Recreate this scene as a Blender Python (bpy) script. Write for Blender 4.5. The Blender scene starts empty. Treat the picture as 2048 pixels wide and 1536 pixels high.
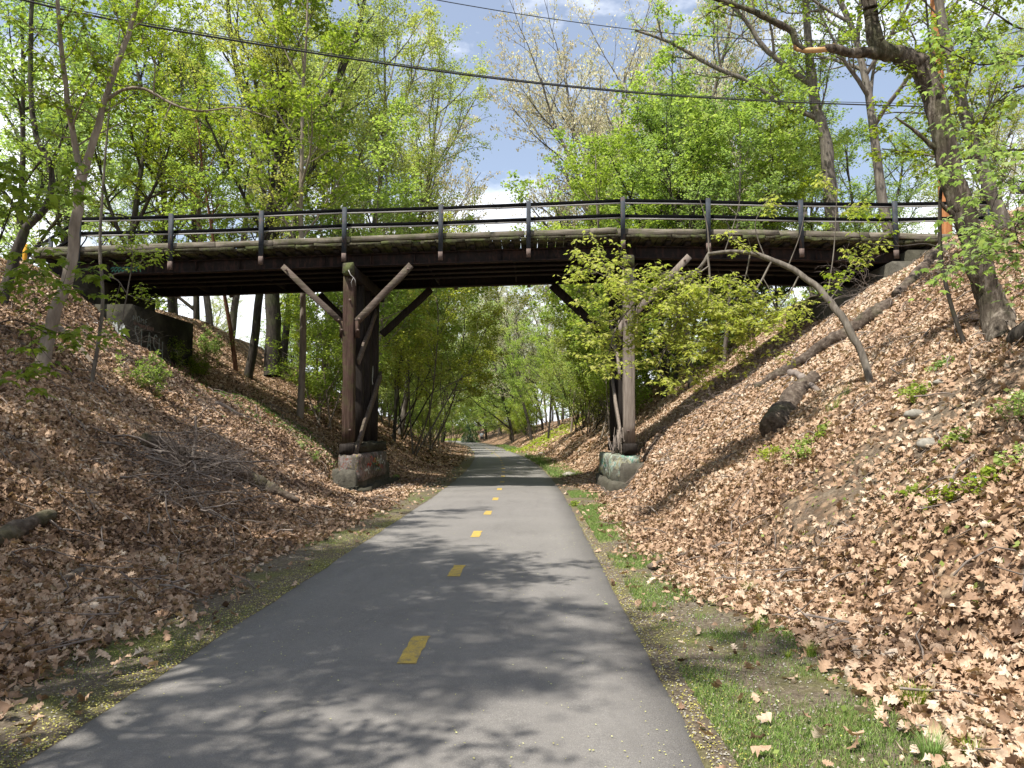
import bpy, math, random
import numpy as np
from mathutils import Vector, Matrix

R = math.radians
SC = bpy.context.scene
COL = SC.collection

# ------------------------------------------------------------------ camera
F, CX, CY = 1500.0, 1024.0, 768.0
CAMZ = 1.55
YAW = math.atan(38 / F)
PITCH = math.atan(98 / F)
cam = bpy.data.cameras.new('camera')
cam.sensor_width = 36.0
cam.lens = 36.0 * F / 2048.0
cam.clip_start = 0.05
cam.clip_end = 3000
camo = bpy.data.objects.new('camera', cam)
COL.objects.link(camo)
camo.location = (0, 0, CAMZ)
camo.rotation_euler = (R(90) + PITCH, 0, YAW)
SC.camera = camo
CROT = np.array(camo.rotation_euler.to_matrix())

# ------------------------------------------------------------------ light, sky, exposure
SUNV = Vector((-0.36, -0.385, 1.0)).normalized()
SUN_EL = math.asin(SUNV.z)
sun = bpy.data.lights.new('sun', 'SUN')
sun.energy = 4.9
sun.angle = R(0.53)
sun.color = (1.0, 0.955, 0.88)
suno = bpy.data.objects.new('sun', sun)
COL.objects.link(suno)
suno.rotation_euler = SUNV.to_track_quat('Z', 'Y').to_euler()
suno.location = (-10, -10, 30)

world = bpy.data.worlds.new('World')
SC.world = world
world.use_nodes = True
wn, wl = world.node_tree.nodes, world.node_tree.links
wn.clear()
wo = wn.new('ShaderNodeOutputWorld')
wb = wn.new('ShaderNodeBackground')
wb.inputs['Strength'].default_value = 0.112
sky = wn.new('ShaderNodeTexSky')
sky.sky_type = 'NISHITA'
sky.sun_disc = False
sky.sun_elevation = SUN_EL
sky.sun_rotation = math.atan2(SUNV.x, SUNV.y)
sky.air_density = 1.0
sky.dust_density = 1.2
sky.ozone_density = 1.5
tc = wn.new('ShaderNodeTexCoord')
mp = wn.new('ShaderNodeMapping')
mp.inputs['Scale'].default_value = (2.2, 2.2, 5.0)
mp.inputs['Location'].default_value = (0.9, 0.35, 0.1)
nz = wn.new('ShaderNodeTexNoise')
nz.inputs['Scale'].default_value = 1.6
nz.inputs['Detail'].default_value = 7
nz.inputs['Roughness'].default_value = 0.6
cr = wn.new('ShaderNodeValToRGB')
cr.color_ramp.elements[0].position = 0.50
cr.color_ramp.elements[1].position = 0.68
cr.color_ramp.elements[0].color = (.16, .16, .16, 1)
sep = wn.new('ShaderNodeSeparateXYZ')
hz = wn.new('ShaderNodeMapRange')            # more cloud towards the horizon
hz.inputs['From Min'].default_value = 0.05
hz.inputs['From Max'].default_value = 0.50
hz.inputs['To Min'].default_value = 0.22
hz.inputs['To Max'].default_value = -0.03
ad = wn.new('ShaderNodeMath'); ad.operation = 'ADD'
mx = wn.new('ShaderNodeMix'); mx.data_type = 'RGBA'
mx.inputs[7].default_value = (8.6, 8.9, 9.5, 1)
wl.new(tc.outputs['Generated'], mp.inputs['Vector'])
wl.new(mp.outputs['Vector'], nz.inputs['Vector'])
wl.new(tc.outputs['Generated'], sep.inputs[0])
wl.new(sep.outputs['Z'], hz.inputs['Value'])
wl.new(nz.outputs['Fac'], ad.inputs[0])
wl.new(hz.outputs['Result'], ad.inputs[1])
wl.new(ad.outputs[0], cr.inputs['Fac'])
wl.new(cr.outputs['Color'], mx.inputs[0])
wl.new(sky.outputs['Color'], mx.inputs[6])
wl.new(mx.outputs[2], wb.inputs['Color'])
wl.new(wb.outputs[0], wo.inputs[0])

SC.view_settings.view_transform = 'Standard'
SC.view_settings.look = 'None'
SC.view_settings.gamma = 1
SC.view_settings.exposure = 0.68
SC.cycles.max_bounces = 6
SC.cycles.diffuse_bounces = 3
SC.cycles.glossy_bounces = 2
SC.cycles.transmission_bounces = 4
SC.cycles.transparent_max_bounces = 4
SC.cycles.use_denoising = True

# ------------------------------------------------------------------ helpers
rs = np.random.RandomState(7)


def ray(px, py):
    d = CROT @ np.array([(px - CX) / F, -(py - CY) / F, -1.0])
    return d


def P(px, py, Y):
    d = ray(px, py)
    t = Y / d[1]
    return np.array([d[0] * t, Y, CAMZ + d[2] * t])


def interp(x, xs, ys):
    return np.interp(x, xs, ys)


_ng = {}


def vnoise(x, y, s, seed):
    if seed not in _ng:
        _ng[seed] = np.random.RandomState(seed).rand(256, 256)
    g = _ng[seed]
    x = np.asarray(x, float) * s + 1000.3
    y = np.asarray(y, float) * s + 1000.7
    xi = np.floor(x).astype(int); yi = np.floor(y).astype(int)
    fx = x - xi; fy = y - yi
    fx = fx * fx * (3 - 2 * fx); fy = fy * fy * (3 - 2 * fy)
    a = g[xi % 256, yi % 256]; b = g[(xi + 1) % 256, yi % 256]
    c = g[xi % 256, (yi + 1) % 256]; d = g[(xi + 1) % 256, (yi + 1) % 256]
    return (a * (1 - fx) + b * fx) * (1 - fy) + (c * (1 - fx) + d * fx) * fy - 0.5


XCY = [-60, 18, 24, 30, 36, 47, 60, 80, 97, 122, 150, 180, 220, 300]
XCX = [-.78, -.78, -.86, -1.05, -1.3, -1.9, -2.95, -4.9, -6.8, -10.3, -16.5, -27, -48, -100]


def xc(Y):
    return interp(Y, XCY, XCX)


def H(X, Y):
    X = np.asarray(X, float); Y = np.asarray(Y, float)
    u = X - xc(Y)
    near = np.clip((11 - Y) / 7, 0, 1)
    k = interp(Y, [-60, 34, 50, 80, 130, 220], [1, 1, .86, .6, .42, .5])
    ul = -u - 0.15 * near
    ur = u - 0.45 * near
    zl = interp(ul, [1.7, 2.3, 3.0, 3.6, 4.3, 9.8, 12.0, 13.6, 20, 300], [0, .02, .08, .2, .58, 3.95, 5.75, 6.25, 6.5, 9])
    zr = interp(ur, [1.7, 2.4, 3.1, 3.7, 6.5, 8.3, 10.3, 11.7, 14, 300], [0, .02, .12, .8, 2.9, 4.2, 5.7, 6.55, 6.95, 9])
    z = np.where(u < 0, zl, zr) * k
    a = np.clip((np.abs(u) - 2.3) / 2, 0, 1)
    z = z + a * (0.35 * vnoise(X, Y, .45, 1) + 0.16 * vnoise(X, Y, 1.3, 2) + .06 * vnoise(X, Y, 3.5, 3)) \
        + .03 * vnoise(X, Y, 2.5, 4) * np.clip((np.abs(u) - 1.6) / .4, 0, 1)
    # worn hollow in front of the left abutment and beside the footings
    yy = np.clip((Y - 18.6) / .9, 0, 1) * np.clip((25 - Y) / 1.5, 0, 1)
    z = z - .75 * yy * np.exp(-((X + 10.0) / 1.1) ** 2)
    y2 = np.clip((Y - 17.3) / 1.2, 0, 1) * np.clip((24.5 - Y) / 1.5, 0, 1)
    z = np.maximum(z - .6 * y2 * np.exp(-((X + 4.9) / .8) ** 2), np.minimum(z, -.02)) - .3 * yy * np.exp(-((X - 2.5) / .5) ** 2)
    z = np.where(np.abs(u) < 1.59, -0.045, z)
    return z


def hit(px, py, y0=2.0, y1=150.0):
    d = ray(px, py)
    Y = y0
    while Y < y1:
        t = Y / d[1]
        if CAMZ + d[2] * t <= float(H(d[0] * t, Y)):
            break
        Y += 0.02 + Y * .002
    t = Y / d[1]
    return np.array([d[0] * t, Y, float(H(d[0] * t, Y))])


def nrm(v):
    v = np.asarray(v, float)
    n = np.linalg.norm(v, axis=-1, keepdims=True)
    return v / np.maximum(n, 1e-9)


def make_mesh(name, v, f, mats, attrs=None, mi=None, smooth=False):
    v = np.asarray(v, np.float32); me = bpy.data.meshes.new(name)
    if isinstance(f, list) and isinstance(f[0], np.ndarray):
        fl = [np.asarray(x, np.int32) for x in f if len(x)]
    else:
        fl = [np.asarray(f, np.int32)]
    nl = sum(x.size for x in fl); npoly = sum(len(x) for x in fl)
    me.vertices.add(len(v)); me.vertices.foreach_set('co', v.ravel())
    me.loops.add(nl)
    me.loops.foreach_set('vertex_index', np.concatenate([x.ravel() for x in fl]))
    me.polygons.add(npoly)
    tot = np.concatenate([np.full(len(x), x.shape[1], np.int32) for x in fl])
    st = np.concatenate([[0], np.cumsum(tot)[:-1]]).astype(np.int32)
    me.polygons.foreach_set('loop_start', st)
    me.polygons.foreach_set('loop_total', tot)
    if mi is not None:
        me.polygons.foreach_set('material_index', np.asarray(mi, np.int32))
    if smooth:
        me.polygons.foreach_set('use_smooth', np.ones(npoly, bool))
    for m in (mats if isinstance(mats, (list, tuple)) else [mats]):
        me.materials.append(m)
    if attrs:
        for k, a in attrs.items():
            at = me.attributes.new(k, 'FLOAT', 'POINT')
            at.data.foreach_set('value', np.asarray(a, np.float32))
    me.update(); me.validate()
    return me


def link(name, me, parent=None, label=None, cat=None, group=None, kind=None, loc=None):
    o = bpy.data.objects.new(name, me)
    COL.objects.link(o)
    if parent is not None:
        o.parent = parent
    if loc is not None:
        o.location = loc
    if label: o['label'] = label
    if cat: o['category'] = cat
    if group: o['group'] = group
    if kind: o['kind'] = kind
    return o


def empty(name, loc, label, cat, group=None):
    return link(name, None, None, label, cat, group, None, loc)


class MB:
    """collects shapes in world space; build() links them as one mesh under a parent"""
    def __init__(s):
        s.v = []; s.f = {3: [], 4: []}; s.n = 0; s.w = []

    def add(s, v, f, r=None):
        v = np.asarray(v, float); f = np.asarray(f, int)
        s.v.append(v); s.f[f.shape[1]].append(f + s.n); s.n += len(v)
        s.w.append(np.full(len(v), rs.rand()) if r is None else np.broadcast_to(r, (len(v),)))
        return s

    def beam(s, a, b, w, h, up=(0, 0, 1), bev=0.012, seg=1, jit=0.0):
        """box from a to b; w across, h along up, with chamfered edges; seg pieces lengthwise, jittered"""
        a = np.asarray(a, float); b = np.asarray(b, float)
        d = nrm(b - a); up = np.asarray(up, float)
        sx = nrm(np.cross(d, up)); uz = nrm(np.cross(sx, d))
        c = min(bev, w * .3, h * .3); x, y = w / 2, h / 2
        prof = [(-x + c, -y), (x - c, -y), (x, -y + c), (x, y - c), (x - c, y), (-x + c, y), (-x, y - c), (-x, -y + c)]
        V = []
        for i in range(seg + 1):
            t = i / seg
            q = a + (b - a) * t
            j = rs.normal(0, jit, 3) if jit else 0
            for (px, py) in prof:
                V.append(q + sx * px + uz * py + j + (rs.normal(0, jit * .5, 3) if jit else 0))
        V.append(a); V.append(b)
        Q = []; T = []
        for i in range(seg):
            for k in range(8):
                k2 = (k + 1) % 8
                Q.append((i * 8 + k, i * 8 + k2, i * 8 + 8 + k2, i * 8 + 8 + k))
        n = (seg + 1) * 8
        for k in range(8):
            k2 = (k + 1) % 8
            T.append((n, k2, k)); T.append((n + 1, seg * 8 + k, seg * 8 + k2))
        r = rs.rand()
        V = np.array(V)
        s.v.append(V); s.f[4].append(np.array(Q) + s.n); s.f[3].append(np.array(T) + s.n); s.n += len(V)
        s.w.append(np.full(len(V), r))
        return s

    def box(s, x0, x1, y0, y1, z0, z1, bev=.012):
        return s.beam(((x0 + x1) / 2, y0, (z0 + z1) / 2), ((x0 + x1) / 2, y1, (z0 + z1) / 2), abs(x1 - x0), abs(z1 - z0), bev=bev)

    def tube(s, pts, rad, n=6, r=None, cap=True):
        pts = np.asarray(pts, float); rad = np.broadcast_to(np.asarray(rad, float), (len(pts),))
        m = len(pts)
        T = np.gradient(pts, axis=0); T = nrm(T)
        ref = np.array([0, 0, 1.0]) if abs(T[:, 2].mean()) < .8 else np.array([1.0, 0.1, 0])
        A = nrm(np.cross(T, ref)); B = np.cross(T, A)
        an = np.linspace(0, 2 * math.pi, n, endpoint=False)
        V = pts[:, None, :] + rad[:, None, None] * (np.cos(an)[None, :, None] * A[:, None, :] + np.sin(an)[None, :, None] * B[:, None, :])
        V = V.reshape(-1, 3)
        i = np.arange(m - 1)[:, None] * n; k = np.arange(n)[None, :]; k2 = (k + 1) % n
        Q = np.stack([i + k, i + k2, i + n + k2, i + n + k], -1).reshape(-1, 4)
        rr = rs.rand() if r is None else r
        s.v.append(V); s.f[4].append(Q + s.n); s.w.append(np.full(len(V), rr))
        b = s.n; s.n += m * n
        if cap and n > 3:
            V2 = np.array([pts[0], pts[-1]])
            t = []
            for q in range(n):
                q2 = (q + 1) % n
                t.append((s.n, b + q2, b + q)); t.append((s.n + 1, b + (m - 1) * n + q, b + (m - 1) * n + q2))
            s.v.append(V2); s.f[3].append(np.array(t)); s.w.append(np.full(2, rr)); s.n += 2
        return s

    def mesh(s, name, mat, origin=(0, 0, 0), smooth=False):
        v = np.concatenate(s.v) - np.asarray(origin, float)
        fs = []
        for k in (3, 4):
            if s.f[k]: fs.append(np.concatenate(s.f[k]))
        return make_mesh(name, v, fs, mat, {'rnd': np.concatenate(s.w)}, smooth=smooth)

    def build(s, name, mat, parent=None, smooth=False, label=None, cat=None, group=None, kind=None, loc=None):
        org = np.array(parent.location) if parent is not None else (np.asarray(loc) if loc is not None else np.zeros(3))
        if parent is not None and parent.parent is not None:
            org = org + np.array(parent.parent.location)
        return link(name, s.mesh(name, mat, org, smooth), parent, label, cat, group, kind, loc if parent is None else None)


# ------------------------------------------------------------------ materials
class NT:
    def __init__(s, name):
        s.m = bpy.data.materials.new(name); s.m.use_nodes = True
        s.n = s.m.node_tree.nodes; s.l = s.m.node_tree.links; s.n.clear()
        s.out = s.n.new('ShaderNodeOutputMaterial')

    def node(s, t, **kw):
        nd = s.n.new(t)
        for k, v in kw.items():
            if k in nd.inputs: nd.inputs[k].default_value = v
            else: setattr(nd, k, v)
        return nd

    def noise(s, vec, scale, detail=5, rough=.55):
        nd = s.node('ShaderNodeTexNoise', Scale=scale, Detail=detail, Roughness=rough)
        s.l.new(vec, nd.inputs['Vector']); return nd.outputs['Fac']

    def ramp(s, fac, stops):
        nd = s.n.new('ShaderNodeValToRGB'); e = nd.color_ramp.elements
        while len(e) < len(stops): e.new(.5)
        for q, (p, c) in zip(e, stops):
            q.position = p; q.color = (c[0], c[1], c[2], 1) if not isinstance(c, (int, float)) else (c, c, c, 1)
        s.l.new(fac, nd.inputs['Fac']); return nd.outputs['Color']

    def mix(s, fac, a, b, mode='MIX'):
        nd = s.n.new('ShaderNodeMix'); nd.data_type = 'RGBA'; nd.blend_type = mode
        if isinstance(fac, (int, float)): nd.inputs[0].default_value = fac
        else: s.l.new(fac, nd.inputs[0])
        for i, q in ((6, a), (7, b)):
            if isinstance(q, (tuple, list)): nd.inputs[i].default_value = (q[0], q[1], q[2], 1)
            else: s.l.new(q, nd.inputs[i])
        return nd.outputs[2]

    def math(s, op, a, b=0.0, clamp=False):
        nd = s.n.new('ShaderNodeMath'); nd.operation = op; nd.use_clamp = clamp
        for i, q in ((0, a), (1, b)):
            if isinstance(q, (int, float)): nd.inputs[i].default_value = q
            else: s.l.new(q, nd.inputs[i])
        return nd.outputs[0]

    def attr(s, name):
        nd = s.n.new('ShaderNodeAttribute'); nd.attribute_name = name; return nd.outputs['Fac']

    def coord(s, kind='Object', scale=None):
        nd = s.n.new('ShaderNodeTexCoord'); o = nd.outputs[kind]
        if scale:
            mpn = s.n.new('ShaderNodeMapping'); mpn.inputs['Scale'].default_value = scale
            s.l.new(o, mpn.inputs['Vector']); o = mpn.outputs[0]
        return o

    def principled(s, col, rough=.8, bump=None, bstr=.3, bdist=.02, metal=0.0, spec=.3):
        b = s.n.new('ShaderNodeBsdfPrincipled')
        if isinstance(col, (tuple, list)): b.inputs['Base Color'].default_value = (col[0], col[1], col[2], 1)
        else: s.l.new(col, b.inputs['Base Color'])
        if isinstance(rough, (int, float)): b.inputs['Roughness'].default_value = rough
        else: s.l.new(rough, b.inputs['Roughness'])
        b.inputs['Metallic'].default_value = metal
        b.inputs['Specular IOR Level'].default_value = spec
        if bump is not None:
            bn = s.n.new('ShaderNodeBump'); bn.inputs['Strength'].default_value = bstr
            bn.inputs['Distance'].default_value = bdist
            s.l.new(bump, bn.inputs['Height']); s.l.new(bn.outputs[0], b.inputs['Normal'])
        return b.outputs[0]

    def done(s, sh):
        s.l.new(sh, s.out.inputs['Surface']); return s.m


def leaf_mat(name, stops, trans=.55, rough=.5, spec=.35, vary=0, dark=(0, 0, 0)):
    t = NT(name)
    c = t.ramp(t.attr('rnd'), stops)
    if not vary:
        oi = t.n.new('ShaderNodeObjectInfo'); hs = t.n.new('ShaderNodeHueSaturation')
        t.l.new(t.math('ADD', t.math('MULTIPLY', oi.outputs['Random'], .035), .485), hs.inputs['Hue'])
        t.l.new(t.math('ADD', t.math('MULTIPLY', oi.outputs['Random'], -.35), 1.08), hs.inputs['Saturation'])
        t.l.new(t.math('ADD', t.math('MULTIPLY', oi.outputs['Random'], .25), .95), hs.inputs['Value'])
        t.l.new(c, hs.inputs['Color']); c = hs.outputs[0]
    if vary:
        c = t.mix(t.ramp(t.noise(t.coord('Object'), vary, 4, .7), [(.35, 0.0), (.7, .55)]), c, dark)
    p = t.principled(c, rough, spec=spec)
    tr = t.n.new('ShaderNodeBsdfTranslucent')
    c2 = t.mix(1.0, c, (1.25, 1.35, .75), 'MULTIPLY')
    t.l.new(c2, tr.inputs['Color'])
    mxs = t.n.new('ShaderNodeMixShader'); mxs.inputs[0].default_value = trans
    t.l.new(p, mxs.inputs[1]); t.l.new(tr.outputs[0], mxs.inputs[2])
    return t.done(mxs.outputs[0])


M = {}
M['leaf_bright'] = leaf_mat('leaf_bright_green', [(0, (.15, .22, .03)), (.5, (.28, .37, .055)), (1, (.44, .50, .12))])
M['leaf_mid'] = leaf_mat('leaf_mid_green', [(0, (.11, .17, .025)), (.5, (.21, .29, .045)), (1, (.36, .42, .09))])
M['leaf_yellow'] = leaf_mat('leaf_yellow_green', [(0, (.21, .26, .05)), (.5, (.37, .41, .09)), (1, (.54, .52, .19))])
M['leaf_tan'] = leaf_mat('bud_tan', [(0, (.42, .37, .25)), (.6, (.60, .54, .38)), (1, (.66, .64, .42))], trans=.4)
M['leaf_pine'] = leaf_mat('pine_needles', [(0, (.05, .09, .06)), (.6, (.09, .15, .10)), (1, (.13, .20, .13))], trans=.15)
M['leaf_dark'] = leaf_mat('leaf_deep_green', [(0, (.05, .10, .015)), (.5, (.08, .16, .025)), (1, (.14, .25, .04))], trans=.35)
M['grass'] = leaf_mat('grass_blades', [(0, (.10, .18, .015)), (.5, (.20, .32, .03)), (.85, (.30, .42, .06)), (1, (.50, .44, .22))], trans=.35)
M['litter'] = leaf_mat('dead_leaves', [(0, (.08, .05, .034)), (.2, (.24, .15, .095)), (.45, (.45, .295, .19)), (.7, (.57, .395, .265)), (.9, (.66, .49, .35)), (1, (.70, .575, .44))], trans=.12, vary=38, dark=(.13, .082, .054), rough=.65, spec=.2)
M['petal'] = leaf_mat('fallen_blossom', [(0, (.35, .30, .06)), (.6, (.55, .52, .10)), (1, (.68, .66, .25))], trans=.2)


def bark(name, c0, c1, c2, sc=9, moss=0.0, bd=.02, st=(1, 1, .22)):
    t = NT(name)
    co = t.coord('Object', st)
    a = t.noise(co, sc * 1.6, 6, .65)
    b = t.noise(t.coord('Object'), 2.2, 3)
    c = t.ramp(a, [(.30, c0), (.52, c1), (.72, c2)])
    c = t.mix(t.math('MULTIPLY', b, .55), c, c0)
    if moss:
        c = t.mix(t.ramp(t.noise(t.coord('Object'), 1.7, 4), [(.5, 0.0), (.62, moss)]), c, (.10, .13, .04))
    return t.done(t.principled(c, .9, a, .9, bd, spec=.15))


M['bark_grey'] = bark('bark_grey', (.07, .06, .05), (.19, .165, .135), (.32, .29, .24))
M['bark_dark'] = bark('bark_dark', (.022, .019, .016), (.065, .055, .045), (.13, .115, .095), moss=.25)
M['bark_pale'] = bark('bark_pale', (.16, .13, .10), (.30, .25, .20), (.42, .37, .30), sc=5, bd=.006)
M['bark_oak'] = bark('bark_oak', (.018, .014, .010), (.12, .098, .075), (.36, .31, .25), sc=9, moss=.2, bd=.06)
M['bark_red'] = bark('bark_red', (.08, .035, .02), (.17, .08, .045), (.28, .15, .09))
M['bark_log'] = bark('log_wood', (.03, .022, .016), (.13, .10, .078), (.27, .225, .18), sc=9, bd=.03, st=(1, .55, .9), moss=.2)
M['bark_dead'] = bark('bark_dead', (.06, .045, .035), (.20, .16, .125), (.34, .29, .235), sc=8, bd=.02)
M['twig_grey'] = bark('twig_grey', (.12, .095, .08), (.24, .20, .17), (.37, .32, .28), sc=4, bd=.002)
M['pole_wood'] = bark('pole_wood', (.25, .10, .04), (.42, .18, .07), (.52, .27, .12), sc=8, bd=.005)
M['fresh_wood'] = bark('split_wood', (.42, .25, .11), (.58, .38, .18), (.66, .47, .26), sc=6, bd=.008)


def wood(name, c0, c1, c2, along='X', moss=0.0, spec=.15):
    t = NT(name)
    s = {'X': (.5, 8, 8), 'Y': (8, .5, 8), 'Z': (8, 8, .5)}[along]
    a = t.noise(t.coord('Object', s), 3.2, 8, .68)
    b = t.noise(t.coord('Object'), 1.6, 4)
    c = t.ramp(a, [(.30, c0), (.5, c1), (.70, c2)])
    c = t.mix(t.math('MULTIPLY', t.attr('rnd'), .35), c, c1)
    c = t.mix(t.math('MULTIPLY', b, .5), c, c0)
    if moss:
        c = t.mix(t.ramp(t.noise(t.coord('Object'), 3.5, 5, .7), [(.48, 0.0), (.60, moss)]), c, (.09, .105, .035))
    return t.done(t.principled(c, .85, a, .7, .02, spec=spec))


M['timber_curb'] = wood('timber_curb', (.06, .05, .038), (.23, .20, .155), (.42, .375, .30), 'X', moss=.5)
M['timber_deck'] = wood('timber_deck', (.02, .018, .012), (.065, .058, .036), (.15, .135, .09), 'Y', moss=.8)
M['timber_post'] = wood('timber_post', (.024, .015, .011), (.075, .045, .034), (.17, .115, .09), 'Z', moss=.25)
M['timber_post_grey'] = wood('timber_post_grey', (.10, .08, .065), (.24, .20, .165), (.38, .33, .28), 'Z')
M['timber_brace'] = wood('timber_brace', (.05, .038, .03), (.13, .10, .082), (.24, .20, .165), 'X', moss=.2)
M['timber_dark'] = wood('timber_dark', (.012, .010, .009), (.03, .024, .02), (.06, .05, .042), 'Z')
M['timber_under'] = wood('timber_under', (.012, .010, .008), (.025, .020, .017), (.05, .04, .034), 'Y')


def steel(name, c0, c1, rust, amt, rough=.6, spec=.4):
    t = NT(name)
    a = t.noise(t.coord('Object'), 5, 6, .7)
    b = t.noise(t.coord('Object', (1, 1, .25)), 9, 5, .7)
    c = t.ramp(a, [(.35, c0), (.65, c1)])
    c = t.mix(t.ramp(b, [(.62 - amt * .3, 0.0), (.72 - amt * .3, 1.0)]), c, rust)
    return t.done(t.principled(c, rough, a, .4, .004, spec=spec))


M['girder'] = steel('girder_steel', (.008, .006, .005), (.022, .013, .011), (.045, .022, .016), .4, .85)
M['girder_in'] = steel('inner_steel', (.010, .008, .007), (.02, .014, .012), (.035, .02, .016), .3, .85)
M['post_steel'] = steel('post_paint', (.024, .029, .036), (.05, .058, .068), (.10, .06, .045), .16, .7, .2)
M['rust'] = steel('rust', (.07, .048, .04), (.15, .105, .085), (.28, .20, .165), .3, .8)
M['rail'] = steel('rail_paint', (.003, .0032, .0035), (.006, .0063, .0067), (.02, .014, .011), .05, .95, .06)
M['rail_wood'] = wood('rail_wood', (.25, .24, .22), (.42, .40, .37), (.55, .53, .50), 'X')


def concrete(name, base, paint=None):
    t = NT(name)
    a = t.noise(t.coord('Object'), 6, 9, .72)
    b = t.noise(t.coord('Object'), 1.4, 5, .6)
    c = t.ramp(a, [(.28, tuple(x * .35 for x in base)), (.5, base), (.75, tuple(min(.6, x * 1.7) for x in base))])
    c = t.mix(t.ramp(b, [(.42, 0.0), (.66, .6)]), c, (.09, .085, .06))
    if paint:
        n = t.node('ShaderNodeTexNoise', Scale=7.0, Detail=5.0, Roughness=.8)
        t.l.new(t.coord('Object', (1.4, 2.2, .7)), n.inputs['Vector'])
        col = t.ramp(n.outputs['Fac'], paint)
        mask = t.ramp(t.noise(t.coord('Object'), 4.5, 6, .7), [(.44, 0.0), (.56, .75)])
        c = t.mix(mask, c, col)
    return t.done(t.principled(c, .92, a, .8, .035, spec=.15))


M['concrete'] = concrete('weathered_concrete', (.085, .078, .062))
M['concrete_shaded'] = concrete('shade_darkened_concrete', (.020, .018, .014))  # shade from foliage and deck is put into the left abutment's colour
M['concrete_dark'] = concrete('mossy_concrete', (.042, .038, .028))
M['tag_left'] = concrete('sprayed_concrete_multicolour', (.085, .075, .062),
                         [(.30, (.05, .05, .05)), (.38, (.34, .05, .04)), (.44, (.16, .13, .10)), (.5, (.34, .32, .30)), (.56, (.15, .06, .09)), (.62, (.36, .32, .07)), (.7, (.07, .16, .08))])
M['tag_right'] = concrete('sprayed_concrete_green_white', (.13, .125, .10),
                          [(.30, (.03, .16, .10)), (.42, (.08, .30, .20)), (.5, (.50, .50, .48)), (.58, (.42, .40, .16)), (.66, (.18, .20, .25)), (.75, (.40, .38, .14))])


def paint(name, c):
    t = NT(name)
    a = t.noise(t.coord('Object'), 14, 5, .7)
    col = t.mix(t.ramp(a, [(.45, 0.0), (.7, .6)]), c, tuple(x * .45 for x in c))
    return t.done(t.principled(col, .7))


M['spray_white'] = paint('spray_white', (.55, .58, .56))
M['spray_faded'] = paint('spray_faded', (.24, .28, .26))
M['spray_green'] = paint('spray_green', (.06, .22, .16))
M['spray_red'] = paint('spray_red', (.45, .05, .03))
M['spray_yellow'] = paint('spray_yellow', (.42, .40, .08))
M['dash'] = None

# asphalt
t = NT('asphalt')
co = t.coord('Object')
fine = t.noise(co, 160, 3, .8)
mid = t.noise(co, 22, 5, .7)
big = t.noise(co, .7, 4, .55)
c = t.ramp(fine, [(.30, (.105, .098, .090)), (.52, (.19, .178, .164)), (.70, (.34, .32, .295))])
c = t.mix(t.ramp(mid, [(.35, .35), (.65, 0.0)]), c, (.12, .115, .11))
c = t.mix(t.ramp(big, [(.35, 0.0), (.7, .35)]), c, (.26, .245, .225))
st_ = t.noise(t.coord('Object', (1, .25, 1)), 3.2, 6, .7)
c = t.mix(t.ramp(st_, [(.52, 0.0), (.70, .28)]), c, (.10, .093, .086))
edge = t.ramp(t.math('ABSOLUTE', t.attr('u')), [(0.975, 0.0), (1.0, .35)])
c = t.mix(edge, c, (.055, .052, .05))
M['asphalt'] = t.done(t.principled(c, .88, fine, .6, .006, spec=.25))

t = NT('yellow_road_paint')
a = t.noise(t.coord('Object'), 90, 4, .8)
b = t.noise(t.coord('Object'), 12, 4, .7)
c = t.ramp(a, [(.35, (.44, .29, .045)), (.6, (.62, .43, .075))])
c = t.mix(t.ramp(b, [(.48, 0.0), (.66, .65)]), c, (.19, .165, .12))
c = t.mix(t.ramp(t.noise(t.coord('Object'), 220, 2, .8), [(.52, 0.0), (.60, .8)]), c, (.14, .13, .115))
M['dash'] = t.done(t.principled(c, .7, a, .4, .003))

# ground: verge soil + moss near the path, leaf mould on the banks
t = NT('forest_floor')
co = t.coord('Object')
vor = t.node('ShaderNodeTexVoronoi', Scale=9.0, Randomness=1.0)
dn = t.node('ShaderNodeTexNoise', Scale=12.0, Detail=3.0)
t.l.new(co, dn.inputs['Vector'])
av = t.n.new('ShaderNodeMix'); av.data_type = 'RGBA'; av.blend_type = 'ADD'; av.inputs[0].default_value = .07
t.l.new(co, av.inputs[6]); t.l.new(dn.outputs['Color'], av.inputs[7])
t.l.new(av.outputs[2], vor.inputs['Vector'])
sepc = t.n.new('ShaderNodeSeparateColor'); t.l.new(vor.outputs['Color'], sepc.inputs[0])
lf = t.ramp(sepc.outputs[0], [(0, (.07, .042, .026)), (.3, (.17, .10, .058)), (.6, (.33, .20, .12)), (.85, (.43, .29, .18)), (1, (.52, .40, .28))])
lf = t.mix(t.ramp(vor.outputs['Distance'], [(.35, 0.0), (.75, .8)]), lf, (.05, .032, .02))
soiln = t.noise(co, 30, 6, .75)
soil = t.ramp(soiln, [(.3, (.06, .046, .033)), (.5, (.14, .112, .08)), (.72, (.30, .25, .19))])
moss = t.ramp(t.noise(co, 60, 4, .8), [(.3, (.075, .08, .02)), (.7, (.20, .21, .06))])
mossm = t.ramp(t.noise(co, 1.5, 5, .65), [(.48, 0.0), (.64, .75)])
verge = t.mix(mossm, soil, moss)
vm = t.attr('verge')
vmn = t.math('ADD', vm, t.math('MULTIPLY', t.math('SUBTRACT', t.noise(co, 2.6, 5, .6), .5), .9), True)
c = t.mix(t.ramp(vmn, [(.42, 0.0), (.58, 1.0)]), lf, verge)
c = t.mix(t.math('MULTIPLY', t.attr('soil'), t.ramp(t.noise(co, 3, 5), [(.3, 0.3), (.6, 1.0)])), c, soil)
hgt = t.math('ADD', t.math('MULTIPLY', vor.outputs['Distance'], -.6), t.math('MULTIPLY', soiln, .6))
M['ground'] = t.done(t.principled(c, .92, hgt, .8, .05, spec=.15))

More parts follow.
